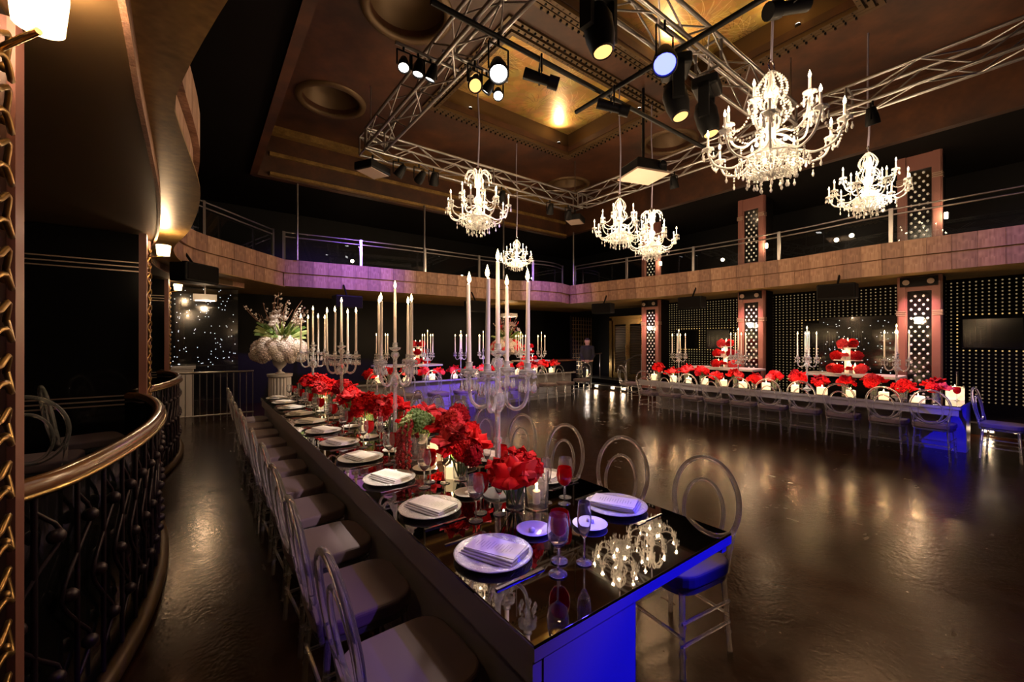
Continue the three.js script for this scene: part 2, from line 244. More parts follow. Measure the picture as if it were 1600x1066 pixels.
// ---- right wall: platform, dotted panels, screens, pillars
struct('floor_platform', merge([box(10.95, 13, 0, 0.21, -8.4, 4), box(10.95, 13, 0, 0.15, -13, -8.4), box(11.5, 13, 0.15, 0.3, -13, -8.4)]), M.dark, 'dark raised step along the dotted wall');
struct('trim_6', box(10.94, 10.97, 0.2, 0.225, -8.4, 4), M.steel, 'thin metal nosing of the long step');
struct('trim_7', merge([box(10.93, 10.97, 0.14, 0.165, -12, -8.4), box(11.48, 11.52, 0.29, 0.315, -12, -8.4)]), M.steel, 'metal nosings of the steps by the brass door');
struct('wall_panel', box(12.3, 12.42, 0.21, 2.9, -8.3, 4), M.dark, 'dark dotted wall panelling');
{
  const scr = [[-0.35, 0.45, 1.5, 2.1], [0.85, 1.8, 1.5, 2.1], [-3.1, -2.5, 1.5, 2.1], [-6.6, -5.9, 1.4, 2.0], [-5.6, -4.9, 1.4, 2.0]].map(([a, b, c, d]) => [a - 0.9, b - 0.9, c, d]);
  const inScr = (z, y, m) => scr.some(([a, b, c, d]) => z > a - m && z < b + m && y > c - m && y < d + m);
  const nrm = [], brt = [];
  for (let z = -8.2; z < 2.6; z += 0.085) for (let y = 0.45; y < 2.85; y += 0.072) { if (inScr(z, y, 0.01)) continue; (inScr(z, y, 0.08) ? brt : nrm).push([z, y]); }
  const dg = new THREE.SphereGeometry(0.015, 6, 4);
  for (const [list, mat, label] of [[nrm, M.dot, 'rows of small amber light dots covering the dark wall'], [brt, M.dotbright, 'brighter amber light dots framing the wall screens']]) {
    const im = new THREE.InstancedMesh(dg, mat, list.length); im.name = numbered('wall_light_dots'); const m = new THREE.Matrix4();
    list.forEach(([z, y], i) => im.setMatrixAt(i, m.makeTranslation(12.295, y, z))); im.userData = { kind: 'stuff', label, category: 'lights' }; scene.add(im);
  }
  const SN = ['first screen beyond the square lantern', 'second screen beyond the square lantern', 'screen beside the starry alcove', 'screen nearest the brass door', 'screen behind the second tiered display'];
  scr.forEach(([a, b, c, d], k) => { const t = thing('wall_screen', 'blank black ' + SN[k] + ' in the dotted wall', 'screen', [12.24, c, (a + b) / 2], 0, 'screens in the dotted wall'); part('bezel', box(-0.03, 0.05, 0, d - c, -(b - a) / 2, (b - a) / 2), M.black, t); part('screen_face', box(-0.034, -0.03, 0.02, d - c - 0.02, -(b - a) / 2 + 0.02, (b - a) / 2 - 0.02), M.blackgloss, t); });
  struct('wall_alcove', merge([box(11.9, 12.3, 0.21, 2.2, -3.55, -2.0)]), M.blackgloss, 'black glossy starry alcove behind the floral display');
  const sg = []; for (let i = 0; i < 90; i++) sg.push(moved(new THREE.IcosahedronGeometry(0.009, 0), 11.89, rr(0.9, 2.15), rr(-3.5, -2.05)));
  const so = solo('star_lights', merge(sg), M.star, 'scattered pinpoint lights on the black alcove', 'lights'); so.userData.kind = 'stuff';
}
function crystalPillar(z, y0, y1, label, lower) {
  const t = thing('crystal_pillar', label, 'pillar', [11, y0, z]); const h = y1 - y0, w = 0.31;
  part('core', box(0.02, 0.5, 0, h, -w + 0.02, w - 0.02), M.dark, t);
  const f = part('frame', merge([box(-0.05, 0.04, 0, h, -w, -0.17), box(-0.05, 0.04, 0, h, 0.17, w), box(-0.05, 0.04, h - 0.28, h, -0.17, 0.17), box(-0.05, 0.04, 0, 0.2, -0.17, 0.17)]), M.frame, t);
  for (const s of [-1, 1]) { part('fluted_edge', box(-0.075, -0.05, 0, h, s > 0 ? 0.19 : -0.29, s > 0 ? 0.29 : -0.19), M.frame, t); for (let k = 0; k < 3; k++) part('band', box(-0.085, 0.05, h * 0.72 + k * 0.035, h * 0.72 + k * 0.035 + 0.02, s > 0 ? 0.18 : -0.32, s > 0 ? 0.32 : -0.18), M.frameTrim, f); }
  const back = part('crystal_panel', box(-0.01, 0.02, 0.2, h - 0.28, -0.17, 0.17), M.blackgloss, t);
  const cg = new THREE.OctahedronGeometry(0.022, 1); cg.scale(0.7, 1.25, 1);
  for (let r = 0, y = 0.26; y < h - 0.31; y += 0.085, r++) for (let k = r % 2 ? -1 : -0.5; k <= 1; k++) part('crystal', cg, M.crystal, back, [-0.025, y, k * 0.115]);
  if (lower) part('sconce', lathe([[0.0, -0.06], [0.03, -0.05], [0.06, 0.0], [0.075, 0.05], [0.05, 0.07], [0.0, 0.075]], 14), M.bulb, t, [-0.09, h * 0.68, 0]);
  if (lower) point(BULBC, 0.6, -0.22, h * 0.68, 0, t, 3); else { part('side_lamp', new RoundedBoxGeometry(0.05, 0.12, 0.05, 2, 0.01), M.bulb, t, [-0.06, 0.55, 0.36]); point(BULBC, 0.9, -0.16, 0.55, 0.38, t, 2); }
  if (lower) {
    const b = part('light_box', box(-0.12, 0.05, h - 0.2, h - 0.02, -0.26, 0.26), M.black, t);
    for (const s of [-1, 1]) { const l = part('downlight', cyl(0.05, 0.05, 0.03, 14), M.led, b, [-0.13, h - 0.12, s * 0.17], [0, 0, Math.PI / 2]); l.material = M.panelpale; }
    const sp = new THREE.SpotLight(PINK, 10, 0, 0.75, 0.8); sp.position.set(-0.42, h - 0.05, 0); sp.target.position.set(-0.02, 0.5, 0); sp.castShadow = true; t.add(sp, sp.target);
  }
  return t;
}
[-1.67, -4.69, -7.57].forEach((z, i) => {
  crystalPillar(z, 0.21, 2.89, ['rose framed crystal pillar beneath the balcony beside the starry alcove', 'rose framed crystal pillar beneath the balcony between two floral displays', 'rose framed crystal pillar beneath the balcony next to the brass door'][i], true);
  crystalPillar(z, 3.4, 5.2, ['bronze framed crystal pillar on the upper gallery above the starry alcove', 'bronze framed crystal pillar on the upper gallery above two floral displays', 'bronze framed crystal pillar on the upper gallery above the brass door'][i], false);
});
const SL = [[10.94, -0.8], [10.94, -9.0], [10.94, -9.7], [10.94, -8.55]];
SL.forEach(([x, z], i) => { const t = thing('step_light', i ? ['', 'middle', 'third', 'first'][i] + ' small glowing step light beside the steps from the crystal pillar to the brass door' : 'small glowing step light in the riser below the dotted wall', 'light', [x, 0.1, z], 0, i ? 'step lights by the brass door' : undefined); part('lens', box(-0.012, 0, -0.03, 0.03, -0.06, 0.06), M.bulb, t); part('housing', box(-0.006, 0.004, -0.045, 0.045, -0.075, 0.075), M.steel, t); point(BULBC, 0.25, -0.05, 0, 0, t, 2); });
{ // brass double door and lattice panel in the far corner
  const d = struct('door_1', null, null, 'brass framed louvred double door at the top of the steps');
  part('door_frame', merge([box(12.2, 12.32, 0.3, 2.5, -10.2, -10.08), box(12.2, 12.32, 0.3, 2.5, -8.72, -8.6), box(12.2, 12.32, 2.4, 2.55, -10.2, -8.6)]), M.brass, d);
  for (const z of [-9.72, -9.06]) { const l = part('door_leaf', merge([box(12.24, 12.3, 0.3, 2.4, z - 0.33, z - 0.24), box(12.24, 12.3, 0.3, 2.4, z + 0.24, z + 0.33), box(12.24, 12.3, 2.25, 2.4, z - 0.24, z + 0.24), box(12.24, 12.3, 0.3, 0.5, z - 0.24, z + 0.24)]), M.brass, d); for (let k = 0; k < 28; k++) part('louvre', box(-0.02, 0.02, -0.012, 0.012, -0.24, 0.24), M.moulding, l, [12.27, 0.55 + k * 0.06, z], [0, 0, 0.5]); part('door_handle', bar(V(12.2, 1.1, z + 0.28), V(12.2, 1.5, z + 0.28), 0.015), M.brass, l); }
  const w = struct('wall_lattice', box(11.2, 12.3, 0.3, 2.6, -11.25, -11.15), M.dark, 'dark lattice wall panel beside the brass door');
  for (let k = 0; k < 14; k++) part('lattice_bar', box(11.22, 12.28, 0.4 + k * 0.155, 0.42 + k * 0.155, -11.15, -11.13), M.moulding, w);
  for (let k = 0; k < 8; k++) part('lattice_bar', box(11.26 + k * 0.14, 11.28 + k * 0.14, 0.35, 2.55, -11.15, -11.135), M.moulding, w);
  for (const z of [-8.5, -10.3]) { const h = thing('stair_handrail', 'short steel handrail on the steps beside the ' + (z > -9 ? 'crystal pillar' : 'lattice panel'), 'handrail', [11, 0, z], 0, 'handrails by the brass door'); part('rail', tube([V(-0.1, 0.95, 0), V(0.4, 1.15, 0), V(0.9, 1.2, 0)], 0.02, 12, 8), M.steel, h); part('post', bar(V(0, 0.15, 0), V(0, 1.0, 0), 0.015), M.steel, h); part('post', bar(V(0.8, 0.3, 0), V(0.8, 1.2, 0), 0.015), M.steel, h); }
  const lamp = thing('cube_lamp', 'small glowing white cube lamp on the steps by the brass door', 'lamp', [11.7, 0.3, -10.9]); part('cube', new RoundedBoxGeometry(0.2, 0.26, 0.2, 2, 0.02).translate(0, 0.13, 0), M.votive, lamp); part('foot', box(-0.08, 0.08, 0, 0.02, -0.08, 0.08), M.steel, lamp); point(WHITE, 1.2, 0.0, 0.42, 0.0, lamp, 4);
  const rc2 = thing('reception_stand', 'dark wooden reception stand beside the steps', 'stand', [10.3, 0, -10.75]); part('cabinet', box(-0.48, 0.48, 0, 0.95, -0.25, 0.25), M.dark, rc2); part('top', box(-0.52, 0.52, 0.95, 1.0, -0.29, 0.29), M.railwood, rc2);
}
// ---- left booths: partitions, gilded pillars, curved rails
function gildedPillar(z, label, px = -0.43, glow = 0.9) {
  const t = thing('gilded_pillar', label, 'pillar', [px, 0, z]);
  part('partition', box(-2.4, -0.06, 0, 2.75, -0.14, 0.14), M.blackgloss, t);
  for (const s of [-1, 1]) part('edge_strip', box(-0.06, 0.0, 0, 2.75, s > 0 ? 0.15 : -0.24, s > 0 ? 0.24 : -0.15), M.frame, t);
  const p = part('core', box(-0.06, -0.02, 0, 2.75, -0.15, 0.15), M.blackgloss, t);
  const o = []; let k = 0; for (let y = 0.1; y < 2.6; y += 0.085, k++) { const sx = k % 2 ? 1 : -1; o.push(tube([V(-0.01, y, -0.1 * sx), V(0.015, y + 0.06, -0.02 * sx), V(0.01, y + 0.02, 0.07 * sx), V(-0.01, y + 0.1, 0.1 * sx)], 0.009, 10, 5)); o.push(moved(new THREE.IcosahedronGeometry(0.016, 1), 0.0, y + 0.05, 0.05 * sx)); }
  part('scrollwork', merge(o), M.gilt, p);
  for (const y of [1.0, 2.36]) for (let j = 0; j < 3; j++) part('trim_line', box(-2.5, 0.01, y + j * 0.045, y + j * 0.045 + 0.012, 0.14, 0.152), M.frameTrim, t);
  const sx = 0.12, sy = 2.63, sz = glow > 1 ? 0.17 : 0;
  part('sconce_shade', lathe([[0.055, -0.05], [0.065, 0.06]], 20), M.shade, t, [sx, sy, sz]); part('sconce_arm', bar(V(-0.02, sy - 0.09, 0), V(sx, sy - 0.06, sz), 0.01), M.brass, t); part('sconce_bulb', new THREE.SphereGeometry(0.022, 10, 8), M.bulb, t, [sx, sy, sz]);
  point(BULBC, glow, sx, sy + 0.09, sz, t, 1.5);
  return t;
}
gildedPillar(-2.0, 'gilded scrollwork pillar with a big glowing lamp where the booth rail begins', -0.50, 2.2);
gildedPillar(-5.9, 'gilded scrollwork pillar and black partition behind the two clear booth chairs');
gildedPillar(-9.8, 'gilded scrollwork pillar beside the starlit wall');
function boothRail(z0, z1, bulge, label, y = 0) {
  const t = thing('booth_rail', label, 'railing'); const zm = (z0 + z1) / 2, pts = [];
  for (let i = 0; i <= 24; i++) { const a = i / 24; pts.push([-0.56 + bulge * Math.pow(Math.sin(Math.PI * a), 0.6), z0 + (z1 - z0) * a]); }
  part('handrail', tube(pts.map((q) => V(q[0], 1.1, q[1])), 0.04, 60, 10), M.railwood, t);
  part('brass_strip', tube(pts.map((q) => V(q[0] + 0.035, 1.075, q[1])), 0.014, 60, 6), M.brass, t);
  part('kick_band', tube(pts.map((q) => V(q[0] + 0.02, 0.04, q[1])), 0.045, 60, 6), M.moulding, t);
  const c = new THREE.CatmullRomCurve3(pts.map((q) => V(q[0], 0, q[1])));
  for (let i = 0; i < 16; i++) { const p = c.getPointAt((i + 0.5) / 16), d = c.getTangentAt((i + 0.5) / 16); const b = part('baluster', merge([bar(V(0, 0.08, 0), V(0, 1.08, 0), 0.01, 6), tube([V(0, 0.2, 0), V(0.1, 0.32, 0), V(0, 0.45, 0), V(-0.1, 0.6, 0), V(0, 0.75, 0), V(0.1, 0.88, 0), V(0, 1.0, 0)], 0.009, 20, 5)]), M.iron, t, [p.x, 0, p.z], [0, Math.atan2(-d.z, d.x), 0]); for (const [x, y2] of [[0.07, 0.32], [-0.07, 0.6], [0.07, 0.88]]) part('rosette', new THREE.IcosahedronGeometry(0.03, 1), M.iron, b, [x, y2, 0.01]); }
  part('panel', (() => { const q = [], idx = [], uv = []; for (let i = 0; i <= 40; i++) { const p = c.getPointAt(i / 40); q.push(p.x - 0.03, 0.05, p.z, p.x - 0.03, 1.08, p.z); uv.push(i / 40, 0, i / 40, 1); if (i < 40) idx.push(2 * i, 2 * i + 1, 2 * i + 2, 2 * i + 1, 2 * i + 3, 2 * i + 2); } const g = new THREE.BufferGeometry(); g.setAttribute('position', new THREE.Float32BufferAttribute(q, 3)); g.setAttribute('uv', new THREE.Float32BufferAttribute(uv, 2)); g.setIndex(idx); g.computeVertexNormals(); return g; })(), M.blackgloss, t);
}
boothRail(-2.25, -5.6, 0.32, 'curved wooden booth rail with iron scrollwork round the clear chairs');
boothRail(-6.15, -9.5, 0.32, 'curved wooden booth rail before the starlit wall');
struct('floor_booth', merge([box(-3, -0.55, 0, 0.3, -5.7, -2.2), box(-3, -0.55, 0, 0.3, -9.6, -6.1)]), M.dark, 'raised dark floor of the booths');
{ // starlit wall and service corner behind
  struct('wall_starlit', box(-1.2, 0.75, 0, 2.88, -12.1, -12.0), M.blackgloss, 'black starlit wall under the left balcony');
  const sg = []; for (let i = 0; i < 170; i++) sg.push(moved(new THREE.IcosahedronGeometry(0.009, 0), rr(-1.1, 0.7), rr(0.9, 2.85), -11.988));
  solo('star_lights', merge(sg), M.star, 'scattered pinpoint lights on the wall under the left balcony', 'lights').userData.kind = 'stuff';
  const c = thing('service_counter', 'white service counter below the starlit wall', 'counter', [-0.5, 0, -11.6]); part('cabinet', box(-0.4, 0.4, 0, 1.05, -0.3, 0.3), M.plaster, c); part('counter_top', box(-0.44, 0.44, 1.05, 1.09, -0.34, 0.34), M.lacquer, c);
  const f = thing('iron_balustrade', 'straight iron balustrade in front of the starlit wall', 'railing', [0.1, 0, -10.6]); part('top_rail', bar(V(-0.6, 1.0, 0), V(0.85, 1.0, 0), 0.022), M.steel, f); part('bottom_rail', bar(V(-0.6, 0.12, 0), V(0.85, 0.12, 0), 0.016), M.steel, f); for (let k = 0; k < 13; k++) part('baluster', bar(V(-0.55 + k * 0.115, 0, 0), V(-0.55 + k * 0.115, 1.0, 0), 0.009, 6), M.steel, f);
  for (const [x, y, z, label] of [[0.1, 2.5, -10.9, 'square crystal ceiling light before the starlit wall'], [8.3, 2.45, -11.2, 'square crystal ceiling light behind the back table']]) { const p = thing('crystal_ceiling_light', label, 'light', [x, y, z]); part('crystal_box', merge([box(-0.2, 0.2, 0, 0.12, -0.2, -0.17), box(-0.2, 0.2, 0, 0.12, 0.17, 0.2), box(-0.2, -0.17, 0, 0.12, -0.17, 0.17), box(0.17, 0.2, 0, 0.12, -0.17, 0.17)]), M.crystal, p); part('bulb', new THREE.SphereGeometry(0.03, 10, 8), M.bulb, p, [0, 0.05, 0]); part('stem', bar(V(0, 0.08, 0), V(0, 0.45, 0), 0.012), M.steel, p); point(BULBC, 1.6, 0, -0.03, 0, p, 3); }
}

for (const [x, y, z, label] of [[3.6, 4.0, -12.6, 'first tiny gallery lamp above the violet balcony from the floral urn'], [4.0, 3.75, -12.6, 'second tiny gallery lamp above the violet balcony from the floral urn'], [6.3, 3.75, -12.6, 'third tiny gallery lamp above the violet balcony from the floral urn'], [7.3, 3.9, -12.6, 'fourth tiny gallery lamp above the violet balcony from the floral urn'], [10.4, 4.1, -12.5, 'tiny gallery lamp in the corner above the brass door'], [12.6, 4.1, -6.2, 'tiny gallery lamp between the upper pillars closest to the brass door'], [12.6, 4.15, -3.4, 'tiny gallery lamp between the upper pillars closest to the alcove'], [12.6, 4.2, -3.1, 'tiny gallery lamp close to the upper crystal pillar over the alcove'], [12.6, 4.3, 0.0, 'first tiny gallery lamp past the upper crystal pillars'], [12.6, 4.45, 0.5, 'second tiny gallery lamp past the upper crystal pillars']]) { const t = thing('gallery_lamp', label, 'lamp', [x, y, z]); part('globe', new THREE.SphereGeometry(0.05, 12, 8), M.bulb, t); const onBack = z < -12; part('wall_arm', onBack ? bar(V(0, 0, -0.04), V(0, 0, -0.42), 0.01) : bar(V(0.04, 0, 0), V(0.42, 0, 0), 0.01), M.black, t); point(BULBC, 0.15, 0, 0, onBack ? 0.08 : 0, t, 2).position.x += onBack ? 0 : -0.08; }
// ================================================================ TRUSSES AND FIXTURES
const unitCyl = new THREE.CylinderGeometry(1, 1, 1, 8);
function rod(name, a, b, r, mat, parent) { const m = part(name, unitCyl, mat, parent); const d = b.clone().sub(a); m.position.copy(a).add(b).multiplyScalar(0.5); m.quaternion.setFromUnitVectors(V(0, 1, 0), d.clone().normalize()); m.scale.set(r, d.length(), r); return m; }
function truss(a, b, label, w = 0.32) {
  const t = thing('lighting_truss', label, 'truss', [a.x, a.y, a.z]); const d = b.clone().sub(a), L = d.length(), u = d.clone().normalize(), s = V(-u.z, 0, u.x).multiplyScalar(w / 2), up = V(0, w / 2, 0);
  const C = (i, l) => u.clone().multiplyScalar(l).add(s.clone().multiplyScalar(i & 1 ? 1 : -1)).add(up.clone().multiplyScalar(i & 2 ? 1 : -1));
  for (let i = 0; i < 4; i++) rod('chord', C(i, 0), C(i, L), 0.025, M.alu, t);
  const n = Math.round(L / 0.5); for (let k = 0; k < n; k++) { const l0 = k * L / n, l1 = (k + 1) * L / n; for (const [i, j] of [[0, 2], [1, 3], [0, 1], [2, 3]]) k % 2 ? rod('brace', C(i, l0), C(j, l1), 0.011, M.alu, t) : rod('brace', C(j, l0), C(i, l1), 0.011, M.alu, t); }
  for (const l of [0, L / 2, L]) for (const [i, j] of [[0, 2], [1, 3], [0, 1], [2, 3]]) rod('end_frame', C(i, l), C(j, l), 0.018, M.alu, t);
}
const TY = 5.15;
truss(V(2.45, TY, 3.4), V(2.45, TY, -7.2), 'aluminium box truss running over the long mirrored table');
truss(V(2.3, TY, -7.45), V(7.7, TY, -7.45), 'aluminium box truss parallel to the purple balcony');
truss(V(7.6, TY, -7.2), V(7.6, TY, 3.4), 'aluminium box truss parallel to the dotted wall');
truss(V(2.7, TY, -2.65), V(7.35, TY, -2.65), 'aluminium cross truss carrying the blue moving head');
for (const [x, z] of [[2.45, -7.45], [7.6, -7.45], [2.45, -2.65], [7.6, -2.65], [2.45, 2.5], [7.6, 2.5]]) solo('truss_cable', bar(V(0, 0, 0), V(0, 6.2 - TY - 0.16, 0), 0.012, 6), M.steel, 'steel cable over the ' + (x < 5 ? 'mirrored table side' : 'dotted wall side') + ' of the ' + (z < -7 ? 'balcony facing truss' : z < 0 ? 'middle cross truss' : 'rear cross truss'), 'cable', [x, TY + 0.16, z], 0, 'truss cables');
solo('lighting_pipe', bar(V(1.8, 4.95, -3.7), V(7.4, 4.95, -3.7), 0.03, 10), M.black, 'black lighting pipe slung under two trusses', 'pipe');
solo('lighting_pipe', bar(V(4.25, 4.88, -4.15), V(4.25, 4.88, 1.0), 0.03, 10), M.black, 'black lighting pipe crossing below the cross truss', 'pipe');
solo('lighting_pipe', bar(V(1.8, 5.08, -4.62), V(2.62, 5.08, -4.62), 0.022, 8), M.alu, 'short outer aluminium pipe on the truss over the mirrored table', 'pipe');
solo('lighting_pipe', bar(V(2.3, 5.08, -4.42), V(3.25, 5.08, -4.42), 0.022, 8), M.alu, 'short inner aluminium pipe on the truss over the mirrored table', 'pipe');
function aim(o, from, to) { o.position.copy(from); o.quaternion.setFromUnitVectors(V(0, -1, 0), to.clone().sub(from).normalize()); }
function parCan(from, to, mat, label, opt = {}) {
  const t = thing('par_can', label, 'stage light', [from.x, from.y, from.z], 0, opt.group);
  const h = new THREE.Group(); h.name = 'head'; t.add(h); h.quaternion.setFromUnitVectors(V(0, -1, 0), to.clone().sub(from).normalize()); const k = opt.s ?? 1;
  part('body', lathe([[0.0, 0.2 * k], [0.05 * k, 0.19 * k], [0.075 * k, 0.08 * k], [0.085 * k, 0.0], [0.085 * k, -0.04 * k], [0.075 * k, -0.04 * k], [0.072 * k, -0.01 * k]], 16), M.black, h); part('lens', cyl(0.072 * k, 0.072 * k, 0.008, 18, -0.016 * k), mat, h);
  part('yoke', merge([bar(V(-0.1 * k, 0, 0), V(-0.1 * k, 0.22 * k, 0), 0.01, 6), bar(V(0.1 * k, 0, 0), V(0.1 * k, 0.22 * k, 0), 0.01, 6), bar(V(-0.1 * k, 0.22 * k, 0), V(0.1 * k, 0.22 * k, 0), 0.01, 6), bar(V(0, 0.22 * k, 0), V(0, 0.3 * k, 0), 0.014, 6)]), M.black, t);
  if (opt.i) { const l = spot(opt.c, opt.i, from.clone().addScaledVector(to.clone().sub(from).normalize(), 0.07 * k), to, opt.angle ?? 0.12, opt.pen ?? 0.7, 3); }
}
function movingHead(from, to, mat, label, opt = {}) {
  const t = thing('moving_head', label, 'stage light', [from.x, from.y, from.z], opt.turn ?? 0.4, opt.group);
  part('base', new RoundedBoxGeometry(0.36, 0.14, 0.3, 2, 0.03).translate(0, 0.38, 0), M.black, t); part('yoke', merge([box(-0.2, -0.15, -0.06, 0.34, -0.06, 0.06), box(0.15, 0.2, -0.06, 0.34, -0.06, 0.06), box(-0.2, 0.2, 0.3, 0.34, -0.06, 0.06)]), M.black, t);
  const h = new THREE.Group(); h.name = 'head'; t.add(h); const d = to.clone().sub(from).normalize().applyAxisAngle(V(0, 1, 0), -(opt.turn ?? 0.4)); h.quaternion.setFromUnitVectors(V(0, -1, 0), d);
  part('body', lathe([[0, 0.2], [0.1, 0.19], [0.135, 0.08], [0.13, -0.08], [0.1, -0.22], [0.085, -0.24], [0.08, -0.22]], 20), M.black, h); part('lens', cyl(0.08, 0.08, 0.008, 20, -0.228), mat, h); part('clamp', bar(V(0, 0.45, 0), V(0, 0.55, 0), 0.03), M.steel, t);
  if (opt.i) spot(opt.c, opt.i, from.clone().addScaledVector(to.clone().sub(from).normalize(), 0.27), to, opt.angle ?? 0.2, opt.pen ?? 0.7, 3);
}
const ORD = ['first', 'second', 'third', 'fourth', 'fifth', 'sixth', 'seventh', 'eighth', 'ninth', 'tenth', 'eleventh', 'twelfth', 'thirteenth', 'fourteenth', 'fifteenth', 'sixteenth', 'seventeenth', 'eighteenth', 'nineteenth', 'twentieth'];
const PG = 'white pin spot cans on the trusses';
[[1.9, -4.62, 1.0, -2.75, 55, 0.07, 'white cloth plate'], [2.08, -4.62, 1.4, -4.6, 62, 0.12], [2.24, -4.62, 1.4, -5.9, 62, 0.12], [2.74, -4.42, 1.4, -3.4, 54, 0.12], [2.92, -4.42, 1.35, -6.9, 62, 0.12], [3.1, -4.42, 1.45, -1.95, 42, 0.11]].forEach(([x, z, tx, tz, i, a], k) => parCan(V(x, 4.84, z), V(tx, 0.95, tz), M.led, ORD[k % 3] + ' small white lensed par can on the ' + (k < 3 ? 'outer' : 'inner') + ' short pipe, counted from the booths', { i, c: WHITE, angle: a, group: PG, s: 0.8 }));
[[-1.6, -1.5], [-3.0, -3.0], [-4.6, -4.8]].forEach(([z, tz], k) => parCan(V(7.44, 4.68, z), V(8.9, 0.85, tz), M.led, ORD[k] + ' small white lensed par can on the truss along the dotted wall', { i: 60, c: WHITE, angle: 0.2, group: PG }));
[[3.6, 4.2], [5.2, 6.0], [6.6, 7.7]].forEach(([x, tx], k) => parCan(V(x, 4.68, -7.29), V(tx, 0.95, -9.3), M.led, ORD[k] + ' small white lensed par can on the truss facing the violet balcony', { i: 50, c: WHITE, angle: 0.2, group: PG }));
parCan(V(2.9, 4.68, -7.29), V(1.3, 1.5, -9.4), M.led, 'small black par can aimed at the large white floral urn', { i: 80, c: WHITE, angle: 0.14 });
parCan(V(2.6, 4.57, -3.7), V(1.2, 0.8, -1.4), M.led, 'large round par can with white lens above the mirrored table', { i: 16, c: WHITE, angle: 0.17, s: 1.3 });
parCan(V(2.61, 4.68, -4.2), V(1.4, 0.9, -0.2), M.ledwarm, 'par can with amber lens clamped to the truss', { i: 6, c: WARM, angle: 0.25 });
parCan(V(3.85, 4.53, -2.49), V(1.5, 0.8, -0.9), M.ledblue, 'large par can with a blazing blue lens on the cross truss', { i: 40, c: BLUE, angle: 0.2, pen: 0.9, s: 1.5 });
movingHead(V(2.85, 4.43, -2.5), V(2.9, 0, -1.6), M.ledwarm, 'big black moving head with dim amber lens at the end of the cross truss', { turn: 0.1 });
movingHead(V(4.4, 4.43, -2.7), V(4.2, 0, -1.4), M.ledwarm, 'black moving head with dim amber lens below the blue lamp', { turn: 0.7 });
movingHead(V(5.05, 4.43, -2.68), V(5.0, 0, -1.6), M.ledwarm, 'black moving head with dim amber lens beside the largest chandelier', { turn: 0.3 });
parCan(V(3.3, 4.68, -7.29), V(3.0, 3.15, -10.2), M.panelpale, 'par can washing the balcony violet over the floral urn', { i: 60, c: VIOLET, angle: 0.5, pen: 0.9 });
parCan(V(7.2, 4.68, -7.29), V(8.9, 3.1, -9.6), M.panelpale, 'par can washing the balcony violet in the corner', { i: 34, c: VIOLET, angle: 0.42, pen: 0.9 });
parCan(V(3.25, 4.68, -2.81), V(5.4, 0.4, -8.9), M.ledblue, 'par can with blue lens aimed at the table under the violet balcony', { i: 240, c: new THREE.Color().setRGB(0.13, 0.03, 1), angle: 0.235, pen: 0.9 });
parCan(V(7.44, 4.68, 1.2), V(10.2, 3.1, 0.2), M.panelpale, 'par can washing the plank balcony violet near the dotted wall', { i: 16, c: VIOLET, angle: 0.5, pen: 0.9 });
truss(V(2.7, TY, 2.6), V(7.35, TY, 2.6), 'aluminium rear cross truss opposite the violet balcony');
parCan(V(5.0, 4.68, 2.44), V(1.45, 0.5, -1.0), M.ledblue, 'blue lensed par can on the rear truss aimed at the bare table end', { i: 280, c: BLUE, angle: 0.11, pen: 0.8 });
parCan(V(4.2, 4.68, 2.44), V(9.0, 0.3, -1.1), M.ledblue, 'par can with blue lens on the rear cross truss aimed at the dotted wall table', { i: 170, c: BLUE, angle: 0.10, pen: 1 });
parCan(V(5.7, 4.68, 2.44), V(8.9, 0.3, -3.8), M.ledblue, 'violet lit par can on the rear truss aimed along the dotted wall table', { i: 16, c: VIOLET, angle: 0.3, pen: 1 });
parCan(V(3.0, 4.68, 2.44), V(1.4, 1.3, -2.3), M.led, 'par can with rosy lens on the rear cross truss aimed at the candles', { i: 55, c: new THREE.Color().setRGB(1, 0.72, 0.86), angle: 0.16, pen: 1 });
parCan(V(3.4, 4.68, 2.44), V(0.5, 0.5, -1.6), M.ledblue, 'par can with violet lens on the rear cross truss aimed at the booth side chairs', { i: 34, c: VIOLET, angle: 0.11, pen: 1 });
for (const [x, z] of [[2.5, -7.5], [7.65, -7.5]]) { const t = thing('soft_panel_light', 'flat black panel light with a pale diffuser under the truss corner ' + (x < 5 ? 'over the mirrored table' : 'by the brass door'), 'stage light', [x, 4.75, z], 0.5, 'panel lights'); part('housing', new RoundedBoxGeometry(0.5, 0.14, 0.4, 2, 0.02), M.black, t); part('diffuser', box(-0.22, 0.22, -0.08, -0.07, -0.17, 0.17), M.panelpale, t); part('bracket', bar(V(0, 0.05, 0), V(0, 0.25, 0), 0.02), M.black, t); }
{ const t = thing('projector', 'black projector hung on a pole below the ceiling', 'projector', [6.37, 4.72, -4.55], -0.3); part('body', new RoundedBoxGeometry(0.62, 0.2, 0.55, 2, 0.04), M.black, t); part('tray', box(-0.34, 0.34, -0.13, -0.1, -0.3, 0.3), M.panelpale, t); part('lens', cyl(0.06, 0.06, 0.08, 14), M.blackgloss, t, [0.15, 0, 0.27], [Math.PI / 2, 0, 0]); part('pole', bar(V(0, 0.1, 0), V(0, 1.46, 0), 0.025), M.black, t); }
